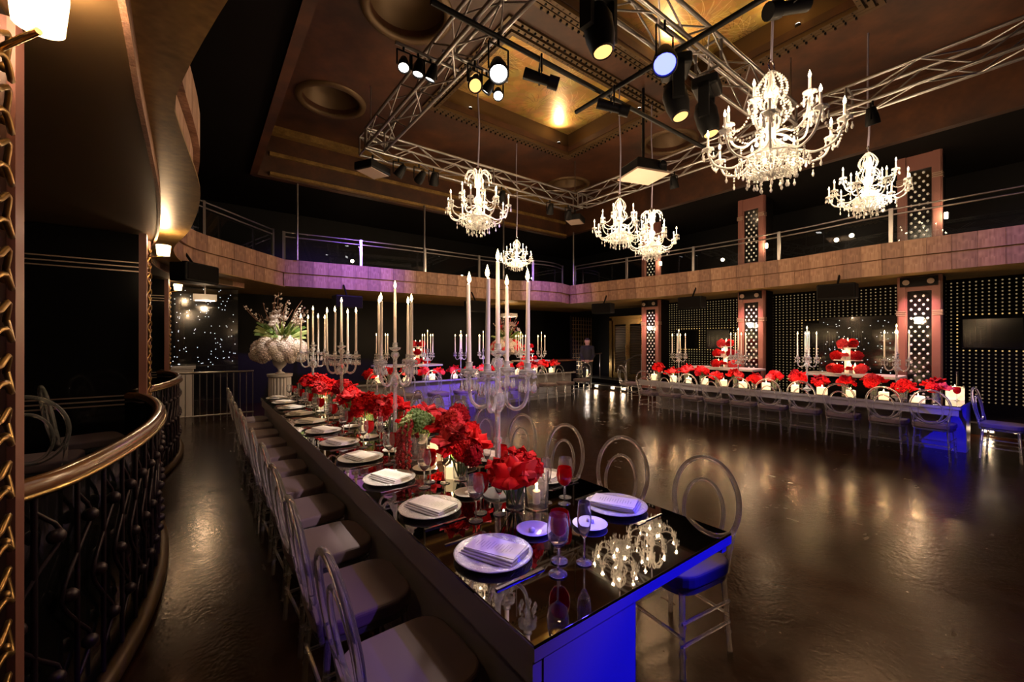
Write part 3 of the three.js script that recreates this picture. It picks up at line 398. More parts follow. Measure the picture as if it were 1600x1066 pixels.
for (const [x, y, z, tx, tz, label] of [[3.2, 4.73, -3.7, 1.9, -4.6, 'black profile spotlight on the long pipe next to the truss'], [4.25, 4.66, -1.5, 5.4, -0.9, 'black profile spotlight hung on the crossing pipe'], [4.25, 4.66, -3.5, 3, -4.6, 'black profile spotlight where the two pipes cross']]) { const t = thing('profile_spotlight', label, 'stage light', [x, y, z], Math.atan2(tx - x, tz - z)); part('barrel', merge([moved(cyl(0.05, 0.065, 0.4, 14, -0.2), 0, 0, 0, 0, Math.PI / 2 - 0.3), moved(cyl(0.075, 0.075, 0.12, 14, -0.22), 0, 0, 0, 0, Math.PI / 2 - 0.3)]), M.black, t); part('yoke', merge([bar(V(0, 0.2, 0), V(0, 0.24, 0), 0.014), bar(V(-0.13, 0, 0), V(0.13, 0, 0), 0.008), bar(V(-0.13, 0, 0), V(-0.13, 0.2, 0), 0.012), bar(V(0.13, 0, 0), V(0.13, 0.2, 0), 0.012), bar(V(-0.13, 0.2, 0), V(0.13, 0.2, 0), 0.012)]), M.black, t); }
for (const [x, y, z, ry, label] of [[2.75, 2.55, -10.0, 0.1, 'black loudspeaker under the violet balcony by the floral urn'], [6.1, 2.6, -9.75, 0, 'black loudspeaker under the violet balcony straight above the pink floral urn'], [9.65, 2.62, -8.3, -1.3, 'black loudspeaker under the plank balcony beside the brass door'], [10.0, 2.62, -5.7, -1.5, 'black loudspeaker under the plank balcony between two pillars'], [10.05, 2.62, -2.7, -1.5, 'black loudspeaker under the plank balcony above the starry alcove'], [-0.05, 2.72, -8.3, 0.8, 'black loudspeaker hung on the left balcony']]) { const t = thing('loudspeaker', label, 'speaker', [x, y, z], ry); part('cabinet', new RoundedBoxGeometry(0.62, 0.3, 0.3, 2, 0.03), M.black, t); part('grille', box(-0.28, 0.28, -0.12, 0.12, 0.15, 0.16), M.dark, t); part('bracket', bar(V(0, 0.1, 0), V(0, 0.42, -0.24), 0.02), M.black, t); }
// small uplighters on the coffer ledges
for (const [x, z, tx, tz, i, label] of [[6.85, -7.25, 6.2, -6.4, 5, 'brightest tiny uplighter in the corner of the coffer by the violet balcony'], [4.4, -7.25, 4.9, -6.4, 1.2, 'dim tiny uplighter in the coffer by the violet balcony above the par cans'], [7.15, -5.2, 6.3, -5.7, 1.5, 'tiny uplighter in the coffer by the violet balcony above the projector'], [6.4, -4.08, 6.0, -3.2, 5, 'tiny uplighter in the middle coffer by the beam between the coffers'], [7.15, -2.4, 6.3, -2.8, 4, 'tiny uplighter in the middle coffer above the largest chandelier']]) { const t = thing('coffer_uplight', label, 'light', [x, 6.32, z], 0, 'coffer uplighters'); part('body', cyl(0.04, 0.04, 0.06, 10), M.black, t); part('lens', cyl(0.035, 0.035, 0.006, 10, 0.06), M.led, t); spot(BULBC, i, V(x, 6.41, z), V(tx, 6.7, tz), 1.25, 0.9); }

// ================================================================ CHANDELIERS
const flameGeo = lathe([[0, 0], [0.011, 0.012], [0.013, 0.028], [0.007, 0.05], [0, 0.072]], 10), bead = new THREE.IcosahedronGeometry(0.011, 0);
const dropGeo = lathe([[0, 0], [0.006, -0.01], [0.004, -0.02], [0.013, -0.045], [0.008, -0.062], [0, -0.07]], 8);
const cupGeo = lathe([[0.006, -0.03], [0.012, -0.02], [0.05, 0.0], [0.056, 0.012], [0.02, 0.006], [0.018, 0.035], [0, 0.035]], 12);
const petalCandle = cyl(0.012, 0.011, 0.1, 10);
function strand(x, y, z, n, gap = 0.024) { const l = []; for (let i = 0; i < n; i++) l.push(moved(bead, x, y - i * gap, z)); l.push(moved(dropGeo, x, y - n * gap, z)); return l; }
function swag(a, b, sag, n) { const l = []; for (let i = 1; i < n; i++) { const t = i / n; l.push(moved(bead, a.x + (b.x - a.x) * t, a.y + (b.y - a.y) * t - sag * 4 * t * (1 - t), a.z + (b.z - a.z) * t)); } return l; }
function makeChandelier(label, palm) {
  const t = thing('crystal_chandelier', label, 'chandelier'); const R = 0.54;
  part('column', lathe([[0, -1.02], [0.03, -1.0], [0.06, -0.95], [0.03, -0.9], [0.05, -0.84], [0.11, -0.8], [0.12, -0.76], [0.05, -0.72], [0.035, -0.62], [0.07, -0.54], [0.08, -0.48], [0.035, -0.42], [0.03, -0.3], [0.06, -0.25], [0.065, -0.2], [0.03, -0.14], [0.02, -0.04], [0, -0.03]], 16), M.crystal, t);
  part('hanging_loop', new THREE.TorusGeometry(0.06, 0.008, 8, 24).translate(0, 0.03, 0), M.chrome, t);
  const tiers = palm ? [[8, R, -0.62, -0.78], [5, 0.32, -0.44, -0.6]] : [[9, R, -0.66, -0.8], [5, 0.36, -0.42, -0.6]];
  tiers.forEach(([n, r, yc, y0], ti) => {
    for (let k = 0; k < n; k++) {
      const a = (k + ti * 0.5) / n * Math.PI * 2, ca = Math.cos(a), sa = Math.sin(a), q = (rr2, y) => V(ca * rr2, y, sa * rr2);
      const arm = part('arm', tube([q(0.05, y0), q(r * 0.4, y0 - 0.02), q(r * 0.62, y0 - 0.07), q(r * 0.88, y0 - 0.02), q(r, yc - 0.03)], 0.011, 20, 6), M.crystal, t);
      part('drip_pan', cupGeo, M.crystal, arm, [ca * r, yc, sa * r]); part('candle_tube', petalCandle, M.wax, arm, [ca * r, yc + 0.03, sa * r]); part('bulb', flameGeo, M.bulb, arm, [ca * r, yc + 0.13, sa * r]);
      const dr = []; for (let j = 0; j < 5; j++) { const b = j / 5 * 6.28; dr.push(...strand(ca * r + 0.05 * Math.cos(b), yc - 0.005, sa * r + 0.05 * Math.sin(b), 1)); } dr.push(...strand(ca * r * 0.7, y0 - 0.07, sa * r * 0.7, 3)); part('crystal_drops', merge(dr), M.crystal, arm).userData.kind = 'stuff';
      point(BULBC, BULB, ca * r, yc + 0.165, sa * r, t, 0.6);
      const a2 = (k + 1 + ti * 0.5) / n * Math.PI * 2; part('bead_swag', merge(swag(V(ca * r, yc - 0.02, sa * r), V(Math.cos(a2) * r, yc - 0.02, Math.sin(a2) * r), 0.12, 14)), M.crystal, t).userData.kind = 'stuff';
    }
  });
  if (palm) for (let k = 0; k < 10; k++) { const a = k / 10 * 6.283, c = Math.cos(a), s = Math.sin(a); part('palm_frond', merge([tube([V(c * 0.03, -0.28, s * 0.03), V(c * 0.05, -0.1, s * 0.05), V(c * 0.11, 0.0, s * 0.11), V(c * 0.2, -0.03, s * 0.2), V(c * 0.23, -0.12, s * 0.23)], 0.012, 18, 6), moved(dropGeo, c * 0.23, -0.13, s * 0.23)]), M.crystal, t); }
  else for (let k = 0; k < 12; k++) { const a = k / 12 * 6.283, c = Math.cos(a), s = Math.sin(a), l = []; for (let i = 0; i <= 12; i++) { const u = i / 12, rad = 0.03 + 0.10 * Math.sin(u * 2.4); l.push(moved(bead, c * rad, -0.03 - u * 0.26, s * rad)); } for (let i = 0; i <= 9; i++) { const u = i / 9, rad = 0.1 + 0.06 * Math.sin(u * 3.14); l.push(moved(bead, c * rad, -0.31 - u * 0.2, s * rad)); } part('crown_strand', merge(l), M.crystal, t).userData.kind = 'stuff'; }
  for (let k = 0; k < 16; k++) { const a = k / 16 * 6.283, c = Math.cos(a), s = Math.sin(a); part('pendant_strand', merge([...strand(c * 0.2, -0.84, s * 0.2, 6 + (k % 3)), ...swag(V(c * 0.2, -0.82, s * 0.2), V(c * 0.05, -0.98, s * 0.05), 0.03, 7), ...(k % 2 ? strand(c * 0.12, -0.86, s * 0.12, 8) : [])]), M.crystal, t).userData.kind = 'stuff'; }
  for (let k = 0; k < 24; k++) { const a = k / 24 * 6.283, c = Math.cos(a), s = Math.sin(a); part('basket_strand', merge([...swag(V(c * 0.21, -0.80, s * 0.21), V(c * 0.04, -0.66, s * 0.04), 0.02, 9), ...swag(V(c * 0.3, -0.86, s * 0.3), V(c * 0.08, -0.97, s * 0.08), 0.05, 11), moved(dropGeo, c * 0.3, -0.87, s * 0.3)]), M.crystal, t).userData.kind = 'stuff'; }
  for (let k = 0; k < 3; k++) { const a = k * 2.094 + 0.4; for (const [r, y, i] of [[0.13, -0.7, 0.4], [0.17, -0.9, 0.3]]) { const c = Math.cos(a + y * 4) * r, d = Math.sin(a + y * 4) * r; part('inner_bulb', new THREE.SphereGeometry(0.018, 10, 8), M.bulb, t, [c, y, d]); point(BULBC, i, c, y, d, t, 0.8); } }
  part('bead_ring', new THREE.TorusGeometry(0.2, 0.012, 6, 32).rotateX(Math.PI / 2).translate(0, -0.82, 0), M.crystal, t);
  return t;
}
const CH = [[false, 4.3, 4.2, -1.66, 1, 'very large crystal chandelier with beaded crown hung before the cross truss'], [false, 7.9, 4.45, -1.75, 0.86, 'crystal chandelier with beaded crown hung on a blue lit cord before the dotted wall'], [false, 5.85, 4.15, -4.66, 0.8, 'crystal chandelier with beaded crown touching a palm topped one'], [false, 5.85, 4.0, -7.6, 0.66, 'smallest crystal chandelier with beaded crown before the curved balcony'], [true, 3.52, 4.32, -5.57, 0.9, 'crystal chandelier with palm frond top above the long mirrored table'], [true, 6.9, 4.12, -4.74, 0.84, 'crystal chandelier with palm frond top touching a crowned one']];
const proto = {};
for (const [palm, x, y, z, s, label] of CH) {
  const c = proto[palm] ? dup(proto[palm], [x, y, z], 0.3, label) : (proto[palm] = makeChandelier(label, palm)); c.position.set(x, y, z); c.scale.setScalar(s); c.userData.label = label;
  const top = x > 7 ? 5.35 : y > 5 ? 6.2 : 6.2; solo('chandelier_cord', tube([V(0, 0.08 * s, 0), V(0.015, (top - y) * 0.4, 0.01), V(-0.01, (top - y) * 0.7, 0), V(0, 6.2 - y, 0)], 0.012, 16, 6), M.cord, 'thin cord of the ' + label.replace(/^very /, '').replace('crystal chandelier with', '').replace('  ', ' ').replace(' chandelier', ''), 'cord', [x, y, z]);
}

// ================================================================ TABLES
function banquetTable(x0, x1, z0, z1, baseX0, baseX1, label) {       // z0 far, z1 near
  const t = thing('banquet_table', label, 'table', [(x0 + x1) / 2, 0, (z0 + z1) / 2]); const cx = (x0 + x1) / 2, cz = (z0 + z1) / 2;
  part('tabletop', worldUV(new RoundedBoxGeometry(x1 - x0, 0.012, z1 - z0, 1, 0.003).translate(0, 0.744, 0)), M.mirror, t);
  part('top_edge', merge([box(x0 - cx, x1 - cx, 0.7, 0.738, z0 - cz, z1 - cz)]), M.lacquer, t);
  part('apron', merge([box(x0 - cx + 0.01, x0 - cx + 0.05, 0.61, 0.7, z0 - cz + 0.02, z1 - cz - 0.02), box(x1 - cx - 0.05, x1 - cx - 0.01, 0.66, 0.7, z0 - cz + 0.02, z1 - cz - 0.02)]), M.lacquer, t);
  part('base_panel', box(baseX0 - cx, baseX1 - cx, 0, 0.7, z0 - cz + 0.02, z1 - cz - 0.015), M.lacquer, t);
  return t;
}
banquetTable(0.79, 1.995, -7.75, -0.94, 0.84, 1.29, 'long mirror topped banquet table fully set with plates and red flowers');
banquetTable(8.33, 9.53, -6.1, -0.86, 9.03, 9.48, 'mirror topped banquet table of red flowers and candles by the dotted wall');
{ const t = thing('banquet_table', 'mirror topped banquet table standing across under the violet balcony', 'table', [5.8, 0, -9.3]); part('tabletop', new RoundedBoxGeometry(6.4, 0.012, 1.0, 1, 0.003).translate(0, 0.744, 0), M.mirror, t); part('top_edge', box(-3.2, 3.2, 0.7, 0.738, -0.5, 0.5), M.lacquer, t); part('base_panel', box(-3.15, 3.15, 0, 0.7, -0.1, 0.36), M.lacquer, t); }

// ---- chairs
function makeChair(label, group) {
  const t = thing('clear_ring_chair', label, 'chair', [0, 0, 0], 0, group);
  const s = new THREE.Shape(), w = 0.2, r = 0.11; s.moveTo(-w + r, -w); s.lineTo(w - r, -w); s.quadraticCurveTo(w, -w, w, -w + r); s.lineTo(w, w - r); s.quadraticCurveTo(w, w, w - r, w); s.lineTo(-w + r, w); s.quadraticCurveTo(-w, w, -w, w - r); s.lineTo(-w, -w + r); s.quadraticCurveTo(-w, -w, -w + r, -w);
  const g = new THREE.ExtrudeGeometry(s, { depth: 0.035, bevelEnabled: true, bevelThickness: 0.016, bevelSize: 0.014, bevelSegments: 3, curveSegments: 6 }); g.rotateX(-Math.PI / 2); g.translate(0, 0.446, 0); part('cushion', g, M.cushion, t);
  const f = new THREE.ExtrudeGeometry(s, { depth: 0.022, bevelEnabled: true, bevelThickness: 0.004, bevelSize: 0.004, bevelSegments: 1, curveSegments: 6 }); f.rotateX(-Math.PI / 2); f.translate(0, 0.403, 0); part('seat_frame', f, M.acrylic, t);
  const leg = lathe([[0.012, 0], [0.015, 0.01], [0.013, 0.1], [0.019, 0.11], [0.013, 0.12], [0.014, 0.24], [0.02, 0.25], [0.014, 0.26], [0.016, 0.41]], 10);
  for (const [x, z] of [[-1, -1], [1, -1], [-1, 1], [1, 1]]) part('leg', leg, M.acrylic, t, [x * 0.19, 0, z * 0.19], [z * -0.06, 0, x * 0.06]);
  for (const s2 of [-1, 1]) { for (const y of [0.16, 0.27]) part('stretcher', bar(V(s2 * 0.185, y, -0.19), V(s2 * 0.185, y, 0.19), 0.009, 7), M.acrylic, t); part('stretcher', bar(V(-0.185, 0.2, s2 * 0.185), V(0.185, 0.2, s2 * 0.185), 0.009, 7), M.acrylic, t); }
  const ring = (rx, ry, cy, dz) => { const p = []; for (let i = 0; i < 28; i++) { const a = i / 28 * 6.2832; const y = cy + ry * Math.sin(a); p.push(V(rx * Math.cos(a), y, -0.2 - (y - 0.45) * 0.16 + dz)); } return p; };
  part('outer_ring', tube(ring(0.205, 0.235, 0.735, 0), 0.0145, 48, 8, true), M.acrylic, t); part('inner_ring', tube(ring(0.125, 0.172, 0.677, 0.006), 0.011, 44, 8, true), M.acrylic, t);
  for (const s2 of [-1, 1]) part('back_post', tube([V(s2 * 0.17, 0.41, -0.19), V(s2 * 0.178, 0.52, -0.205), V(s2 * 0.187, 0.63, -0.228)], 0.013, 8, 7), M.acrylic, t);
  return t;
}
let chair0 = null;
function chair(x, z, turn, label, group, y = 0) { if (!chair0) chair0 = makeChair(label, group); const c = chair0.userData.placed ? dup(chair0, [x, y, z], turn, label) : chair0; c.userData = { label, category: 'chair' }; if (group) c.userData.group = group; c.position.set(x, y, z); c.rotation.y = turn; chair0.userData.placed = true; return c; }
for (let k = 0; k < 11; k++) chair(0.60 + rr(-0.015, 0.015), -1.42 - k * 0.585, Math.PI / 2 + rr(-0.05, 0.05), ORD[k] + ' clear ring back chair from the bare end of the long table, booth side', 'chairs on the booth side of the long table');
for (let k = 0; k < 11; k++) chair(2.10 + rr(-0.015, 0.015), -1.28 - k * 0.572, -Math.PI / 2 + (k === 0 ? 0.12 : rr(-0.05, 0.05)), ORD[k] + ' clear ring back chair from the bare end of the long table, dance floor side', 'chairs on the dance floor side of the long table');
[-5.77, -5.23, -4.71, -4.2, -3.7, -3.2, -2.69, -2.17, -1.61, -1.12].forEach((z, k) => chair(8.36 + rr(-0.02, 0.02), z, Math.PI / 2 + rr(-0.05, 0.05), ORD[9 - k] + ' clear ring back chair from the lantern end of the table facing the dotted wall', 'chairs at the table by the dotted wall'));
chair(9.0, -0.52, Math.PI + 0.1, 'clear ring back chair at the end of the table by the dotted wall');
for (let k = 0; k < 9; k++) chair(3.0 + k * 0.66, -8.5, Math.PI + rr(-0.05, 0.05), ORD[k] + ' clear ring back chair from the urn end of the table under the violet balcony', 'chairs at the table under the violet balcony');
chair(9.35, -8.9, -Math.PI / 2 - 0.3, 'clear ring back chair at the end of the table under the violet balcony');
chair(9.6, -7.3, 1.9, 'lone clear ring back chair on the dance floor near the steps');
chair(-0.93, -4.5, 0.05, 'clear ring back chair on the booth platform facing out', undefined, 0.3); chair(-0.78, -5.2, 1.25, 'clear ring back chair on the booth platform seen nearly edge on', undefined, 0.3);

// ---- place settings (local frame: diner at -x looking to +x)
const plateGeo = lathe([[0, 0.004], [0.1, 0.004], [0.115, 0.008], [0.163, 0.016], [0.166, 0.019], [0.16, 0.02], [0.112, 0.012], [0.098, 0.009], [0, 0.009]], 36);
const breadGeo = lathe([[0, 0.003], [0.05, 0.003], [0.082, 0.012], [0.085, 0.015], [0.08, 0.015], [0.05, 0.008], [0, 0.008]], 28);
const butterGeo = lathe([[0, 0], [0.014, 0], [0.015, 0.012], [0.01, 0.018], [0, 0.019]], 12);
const napGeo = (() => { const l = []; for (let k = 0; k < 3; k++) l.push(new RoundedBoxGeometry(0.155 - k * 0.006, 0.009, 0.255 - k * 0.008, 2, 0.004).translate(k * 0.004, 0.005 + k * 0.0085, k * 0.003)); return merge(l); })();
const menuGeo = new THREE.BoxGeometry(0.125, 0.0015, 0.23);
const gobletGeo = { foot: lathe([[0, 0.004], [0.034, 0.002], [0.035, 0.004], [0.006, 0.012], [0.0045, 0.03], [0.0045, 0.095], [0.012, 0.103]], 18), bowl: lathe([[0.004, 0.1], [0.024, 0.108], [0.04, 0.13], [0.045, 0.16], [0.041, 0.19], [0.037, 0.205], [0.035, 0.205], [0.039, 0.19], [0.042, 0.16], [0.037, 0.132], [0.02, 0.112], [0, 0.107]], 20) };
const wineGeo = lathe([[0, 0.003], [0.036, 0.002], [0.036, 0.004], [0.006, 0.01], [0.004, 0.03], [0.004, 0.10], [0.012, 0.108], [0.036, 0.13], [0.043, 0.165], [0.04, 0.205], [0.036, 0.23], [0.0345, 0.23], [0.0385, 0.205], [0.0413, 0.165], [0.034, 0.132], [0.01, 0.112], [0, 0.111]], 20);
const fluteGeo = lathe([[0, 0.003], [0.032, 0.002], [0.032, 0.004], [0.005, 0.01], [0.004, 0.03], [0.004, 0.1], [0.012, 0.112], [0.025, 0.14], [0.029, 0.18], [0.027, 0.22], [0.023, 0.25], [0.0217, 0.25], [0.0255, 0.22], [0.0275, 0.18], [0.0235, 0.142], [0.01, 0.116], [0, 0.115]], 18);
const knifeGeo = merge([box(-0.11, 0.0, 0, 0.006, -0.006, 0.006), box(0, 0.12, 0.001, 0.004, -0.009, 0.008)]), forkGeo = merge([box(-0.1, 0.05, 0, 0.004, -0.005, 0.005), box(0.05, 0.065, 0, 0.004, -0.012, 0.012), ...[-0.01, -0.0033, 0.0033, 0.01].map((z) => box(0.065, 0.11, 0, 0.003, z - 0.0015, z + 0.0015))]);
const TT = 0.7505;
function setting(x, z, flip, k) { const o = ORD[k];
  const side = flip ? 'dance floor' : 'booth', at = (dx, dz, dy = 0) => [x + (flip ? -dx : dx), TT + dy, z + (flip ? -dz : dz)], ry = flip ? Math.PI : 0, G = (n) => n + ' on the ' + side + ' side of the long table', j = rr(-0.12, 0.12);
  solo('charger_plate', plateGeo, M.charger, o + ' speckled silver charger plate from the bare table end, ' + side + ' side', 'plate', at(0, 0), ry, G('charger plates'));
  solo('folded_napkin', napGeo, M.linen, o + ' folded pale napkin on a charger plate from the bare table end, ' + side + ' side', 'napkin', at(0, 0.005, 0.0105), ry + 0.35 + j, G('napkins'));
  solo('menu_card', menuGeo, M.menu, o + ' printed menu card on a napkin from the bare table end, ' + side + ' side', 'menu', at(0.008, 0.004, 0.0385), ry + 0.42 + j, G('menu cards'));
  const b = thing('bread_plate', o + ' small white bread plate with butter from the bare table end, ' + side + ' side', 'plate', at(0.28, -0.07), ry, G('bread plates')); part('plate', breadGeo, M.china, b); part('butter', butterGeo, M.wax, b, [-0.02, 0.008, 0.01]);
  const g = thing('red_goblet', o + ' ruby red bowled goblet from the bare table end, ' + side + ' side', 'glass', at(0.19, 0.2), 0, G('red goblets')); part('stem', gobletGeo.foot, M.glass, g); part('bowl', gobletGeo.bowl, M.redglass, g);
  solo('wine_glass', wineGeo, M.glass, o + ' clear stemmed wine glass from the bare table end, ' + side + ' side', 'glass', at(0.12, 0.265), 0, G('wine glasses'));
  solo('champagne_flute', fluteGeo, M.glass, o + ' clear champagne flute from the bare table end, ' + side + ' side', 'glass', at(0.26, 0.27), 0, G('champagne flutes'));
  solo('table_knife', knifeGeo, M.chrome, o + ' steel knife beside a plate from the bare table end, ' + side + ' side', 'knife', at(-0.02, 0.205), ry + 0.03, G('knives')); solo('table_fork', forkGeo, M.chrome, o + ' steel fork beside a plate from the bare table end, ' + side + ' side', 'fork', at(-0.02, -0.2), ry, G('forks'));
}
for (let k = 0; k < 11; k++) { setting(0.985, -1.44 - k * 0.595, false, k); setting(1.80, -1.46 - k * 0.595, true, k); }

// ---- candelabra
const candleGeo = (h) => lathe([[0, 0], [0.0135, 0], [0.0125, h * 0.5], [0.0105, h - 0.008], [0.006, h], [0, h - 0.004]], 12);
const cSide = candleGeo(0.5), cMid = candleGeo(0.52), bigCup = lathe([[0.01, -0.04], [0.016, -0.025], [0.045, -0.005], [0.052, 0.012], [0.048, 0.012], [0.022, 0.004], [0.02, 0.05], [0.026, 0.055], [0, 0.05]], 16);
const bigFlame = lathe([[0, 0], [0.010, 0.012], [0.0125, 0.026], [0.007, 0.05], [0, 0.072]], 10);
function makeCandelabrum(label, group) {
  const t = thing('crystal_candelabrum', label, 'candelabrum', [0, 0, 0], 0, group);
  part('foot', lathe([[0, 0], [0.085, 0], [0.088, 0.012], [0.06, 0.03], [0.03, 0.045], [0.02, 0.08], [0, 0.08]], 20), M.clearcrystal, t);
  part('stem', lathe([[0.017, 0.07], [0.017, 0.3], [0.026, 0.31], [0.026, 0.33], [0.017, 0.34], [0.017, 0.48], [0.04, 0.51], [0.05, 0.56], [0.035, 0.6], [0.018, 0.63], [0.018, 0.74], [0.04, 0.77], [0.03, 0.8]], 14), M.clearcrystal, t);
  const light = [];
  for (let k = 0; k < 4; k++) { const a = k * Math.PI / 2, c = Math.cos(a), s = Math.sin(a), q = (r, y) => V(c * r, y, s * r);
    const arm = part('arm', tube([q(0.04, 0.58), q(0.065, 0.525), q(0.11, 0.505), q(0.155, 0.53), q(0.178, 0.6), q(0.18, 0.7)], 0.012, 26, 8), M.clearcrystal, t);
    part('candle_cup', bigCup, M.clearcrystal, arm, [c * 0.18, 0.72, s * 0.18]); part('candle', cSide, M.wax, arm, [c * 0.18, 0.745, s * 0.18], [rr(-0.012, 0.012), 0, rr(-0.012, 0.012)]); part('flame', bigFlame, M.flame, arm, [c * 0.18, 1.245, s * 0.18]); light.push([c * 0.18, 1.27, s * 0.18]);
    const dr = []; for (let j = 0; j < 6; j++) { const b = j / 6 * 6.283; dr.push(...strand(c * 0.18 + 0.046 * Math.cos(b), 0.715, s * 0.18 + 0.046 * Math.sin(b), 2, 0.022)); } part('crystal_drops', merge(dr), M.clearcrystal, arm).userData.kind = 'stuff'; }
  part('candle_cup', bigCup, M.clearcrystal, t, [0, 0.83, 0]); part('candle', cMid, M.wax, t, [0, 0.85, 0]); part('flame', bigFlame, M.flame, t, [0, 1.37, 0]); light.push([0, 1.395, 0]);
  for (const p of light) point(WARM, CANDLE, ...p, t, 0.4);
  return t;
}
const cand0 = makeCandelabrum('first crystal candelabrum of five tapers from the bare end of the long table', 'candelabra on the long table');
cand0.position.set(1.40, TT, -2.0); cand0.rotation.y = 0.64;
[[-3.6, 0.5], [-5.35, 0.9], [-6.95, 0.2]].forEach(([z, r], k) => dup(cand0, [1.40, TT, z], r, ORD[k + 1] + ' crystal candelabrum of five tapers from the bare end of the long table'));
[[-1.65, 0.1], [-2.9, 0.5], [-4.14, 0.8], [-5.5, 0.3]].forEach(([z, r], k) => { const c = dup(cand0, [9.08, TT, z], r, ORD[k] + ' crystal candelabrum from the lantern end of the table by the dotted wall'); c.userData.group = 'candelabra by the dotted wall'; c.scale.setScalar(0.82); });
[[3.4, 0.2], [4.55, 0.6], [5.5, 0.9], [6.2, 0.3], [7.5, 0.5], [8.3, 0.1]].forEach(([x, r], k) => { const c = dup(cand0, [x, TT, -9.55], r, ORD[k] + ' crystal candelabrum from the urn end of the table under the violet balcony'); c.userData.group = 'candelabra under the violet balcony'; c.scale.setScalar(0.82); });

// ---- flowers
function petal(L, W, cup, curl) { const q = [], idx = [], uv = [], nu = 4, nv = 5; for (let j = 0; j <= nv; j++) for (let i = 0; i <= nu; i++) { const v = j / nv, u = i / nu * 2 - 1, w = W * Math.sin(Math.PI * Math.pow(0.06 + 0.94 * v, 0.85)); q.push(u * w, L * (v - 0.35 * curl * v * v) + 0, cup * (1 - u * u) * -0.2 * L + curl * L * v * v * 0.7); uv.push(u, v); if (i < nu && j < nv) { const a = j * (nu + 1) + i; idx.push(a, a + 1, a + nu + 1, a + 1, a + nu + 2, a + nu + 1); } } const g = new THREE.BufferGeometry(); g.setAttribute('position', new THREE.Float32BufferAttribute(q, 3)); g.setAttribute('uv', new THREE.Float32BufferAttribute(uv, 2)); g.setIndex(idx); g.computeVertexNormals(); return g; }
function blossom(n, L, W, layers) { const l = []; layers.forEach(([cnt, open, s, off]) => { for (let k = 0; k < cnt; k++) { const g = petal(L * s, W * s, 1, open > 0.9 ? 0.5 : 0.25).clone(); g.rotateX(open); g.rotateY((k + off) / cnt * 6.283); l.push(g); } }); return merge(l); }
const AMARYLLIS = blossom(6, 0.11, 0.042, [[3, 0.62, 1.05, 0], [3, 0.85, 1, 0.5]]), ROSE = blossom(0, 0.062, 0.036, [[3, 0.12, 0.8, 0], [4, 0.35, 0.95, 0.3], [5, 0.65, 1.05, 0.1], [6, 1.0, 1.1, 0.4], [6, 1.35, 1.05, 0.2]]);
function ball(R, n, s) { const l = []; for (let i = 0; i < n; i++) { const y = 1 - 2 * (i + 0.5) / n, a = i * 2.39996, r = Math.sqrt(1 - y * y); const g = blossom(0, s, s * 0.5, [[4, 0.55 + 0.5 * ((i * 7) % 5) / 5, 0.8 + 0.4 * ((i * 3) % 4) / 4, 0]]); g.applyQuaternion(new THREE.Quaternion().setFromUnitVectors(V(0, 1, 0), V(r * Math.cos(a), y, r * Math.sin(a)))); g.translate(R * r * Math.cos(a), R * y, R * r * Math.sin(a)); l.push(g); } l.push(new THREE.IcosahedronGeometry(R * 0.8, 2)); return merge(l); }
const HYDRANGEA = ball(0.056, 44, 0.036), CELOSIA = ball(0.05, 60, 0.026), BIGBALL = ball(0.085, 56, 0.05), LEAF = petal(0.13, 0.028, 0.6, 0.35), SPEAR = petal(0.42, 0.022, 0.5, 0.3);
const BLOOMS = [AMARYLLIS, AMARYLLIS, AMARYLLIS, ROSE, ROSE, HYDRANGEA, CELOSIA];
const vaseGeo = lathe([[0, 0.006], [0.044, 0.006], [0.046, 0.0], [0.048, 0.004], [0.05, 0.16], [0.047, 0.16], [0.045, 0.012], [0, 0.012]], 20), tallVase = lathe([[0, 0.006], [0.06, 0.006], [0.062, 0.0], [0.064, 0.004], [0.066, 0.2], [0.063, 0.2], [0.061, 0.012], [0, 0.012]], 24);
function arrangement(x, y, z, n, spread, h, label, group, mats = REDS, kinds = BLOOMS, size = 1) {
  const t = thing('flower_arrangement', label, 'flowers', [x, y, z], rr(0, 6), group);
  part('vase', vaseGeo, M.glass, t).scale.setScalar(size); const stems = [];
  for (let i = 0; i < n; i++) { const a = i * 2.39996 + rr(-0.2, 0.2), r = spread * Math.sqrt((i + 0.3) / n), hy = h * (1 - 0.35 * (r / spread)) + rr(-0.015, 0.015), k = kinds[Math.floor(rnd() * kinds.length)]; const m = part('bloom', k, mats[Math.floor(rnd() * mats.length)], t, [Math.cos(a) * r, hy, Math.sin(a) * r]); m.quaternion.setFromUnitVectors(V(0, 1, 0), V(Math.cos(a) * r * 5, 1 * h * 2.2, Math.sin(a) * r * 5).normalize()); m.scale.setScalar(rr(0.9, 1.25) * size); stems.push(bar(V(Math.cos(a) * 0.02, 0.02, Math.sin(a) * 0.02), V(Math.cos(a) * r, hy, Math.sin(a) * r), 0.004, 5)); }
  part('stems', merge(stems), M.stem, t);
  for (let i = 0; i < 5; i++) { const a = i * 1.3 + rr(0, 1); const m = part('leaf', LEAF, i % 2 ? M.leaf : M.palegreen, t, [Math.cos(a) * 0.04, h * 0.62, Math.sin(a) * 0.04]); m.rotation.set(rr(0.8, 1.4), a, 0, 'YXZ'); }
  return t;
}
let nA = 0; const RL = ' red amaryllis and rose arrangement from the bare end of the long table', RG = 'red flower arrangements on the long table';
let zz = -1.78; for (let k = 0; k < 20; k++, zz -= 0.293) { if (Math.abs(zz + 2.0) < 0.13 || Math.abs(zz + 2.85) < 0.12 || Math.abs(zz + 3.6) < 0.13 || Math.abs(zz + 5.35) < 0.13 || Math.abs(zz + 6.95) < 0.13) { continue; } arrangement(1.40 + (k % 2 ? 0.08 : -0.06) + rr(-0.02, 0.02), TT, zz, 13, 0.115, rr(0.26, 0.38), ORD[nA++] + RL, RG); }
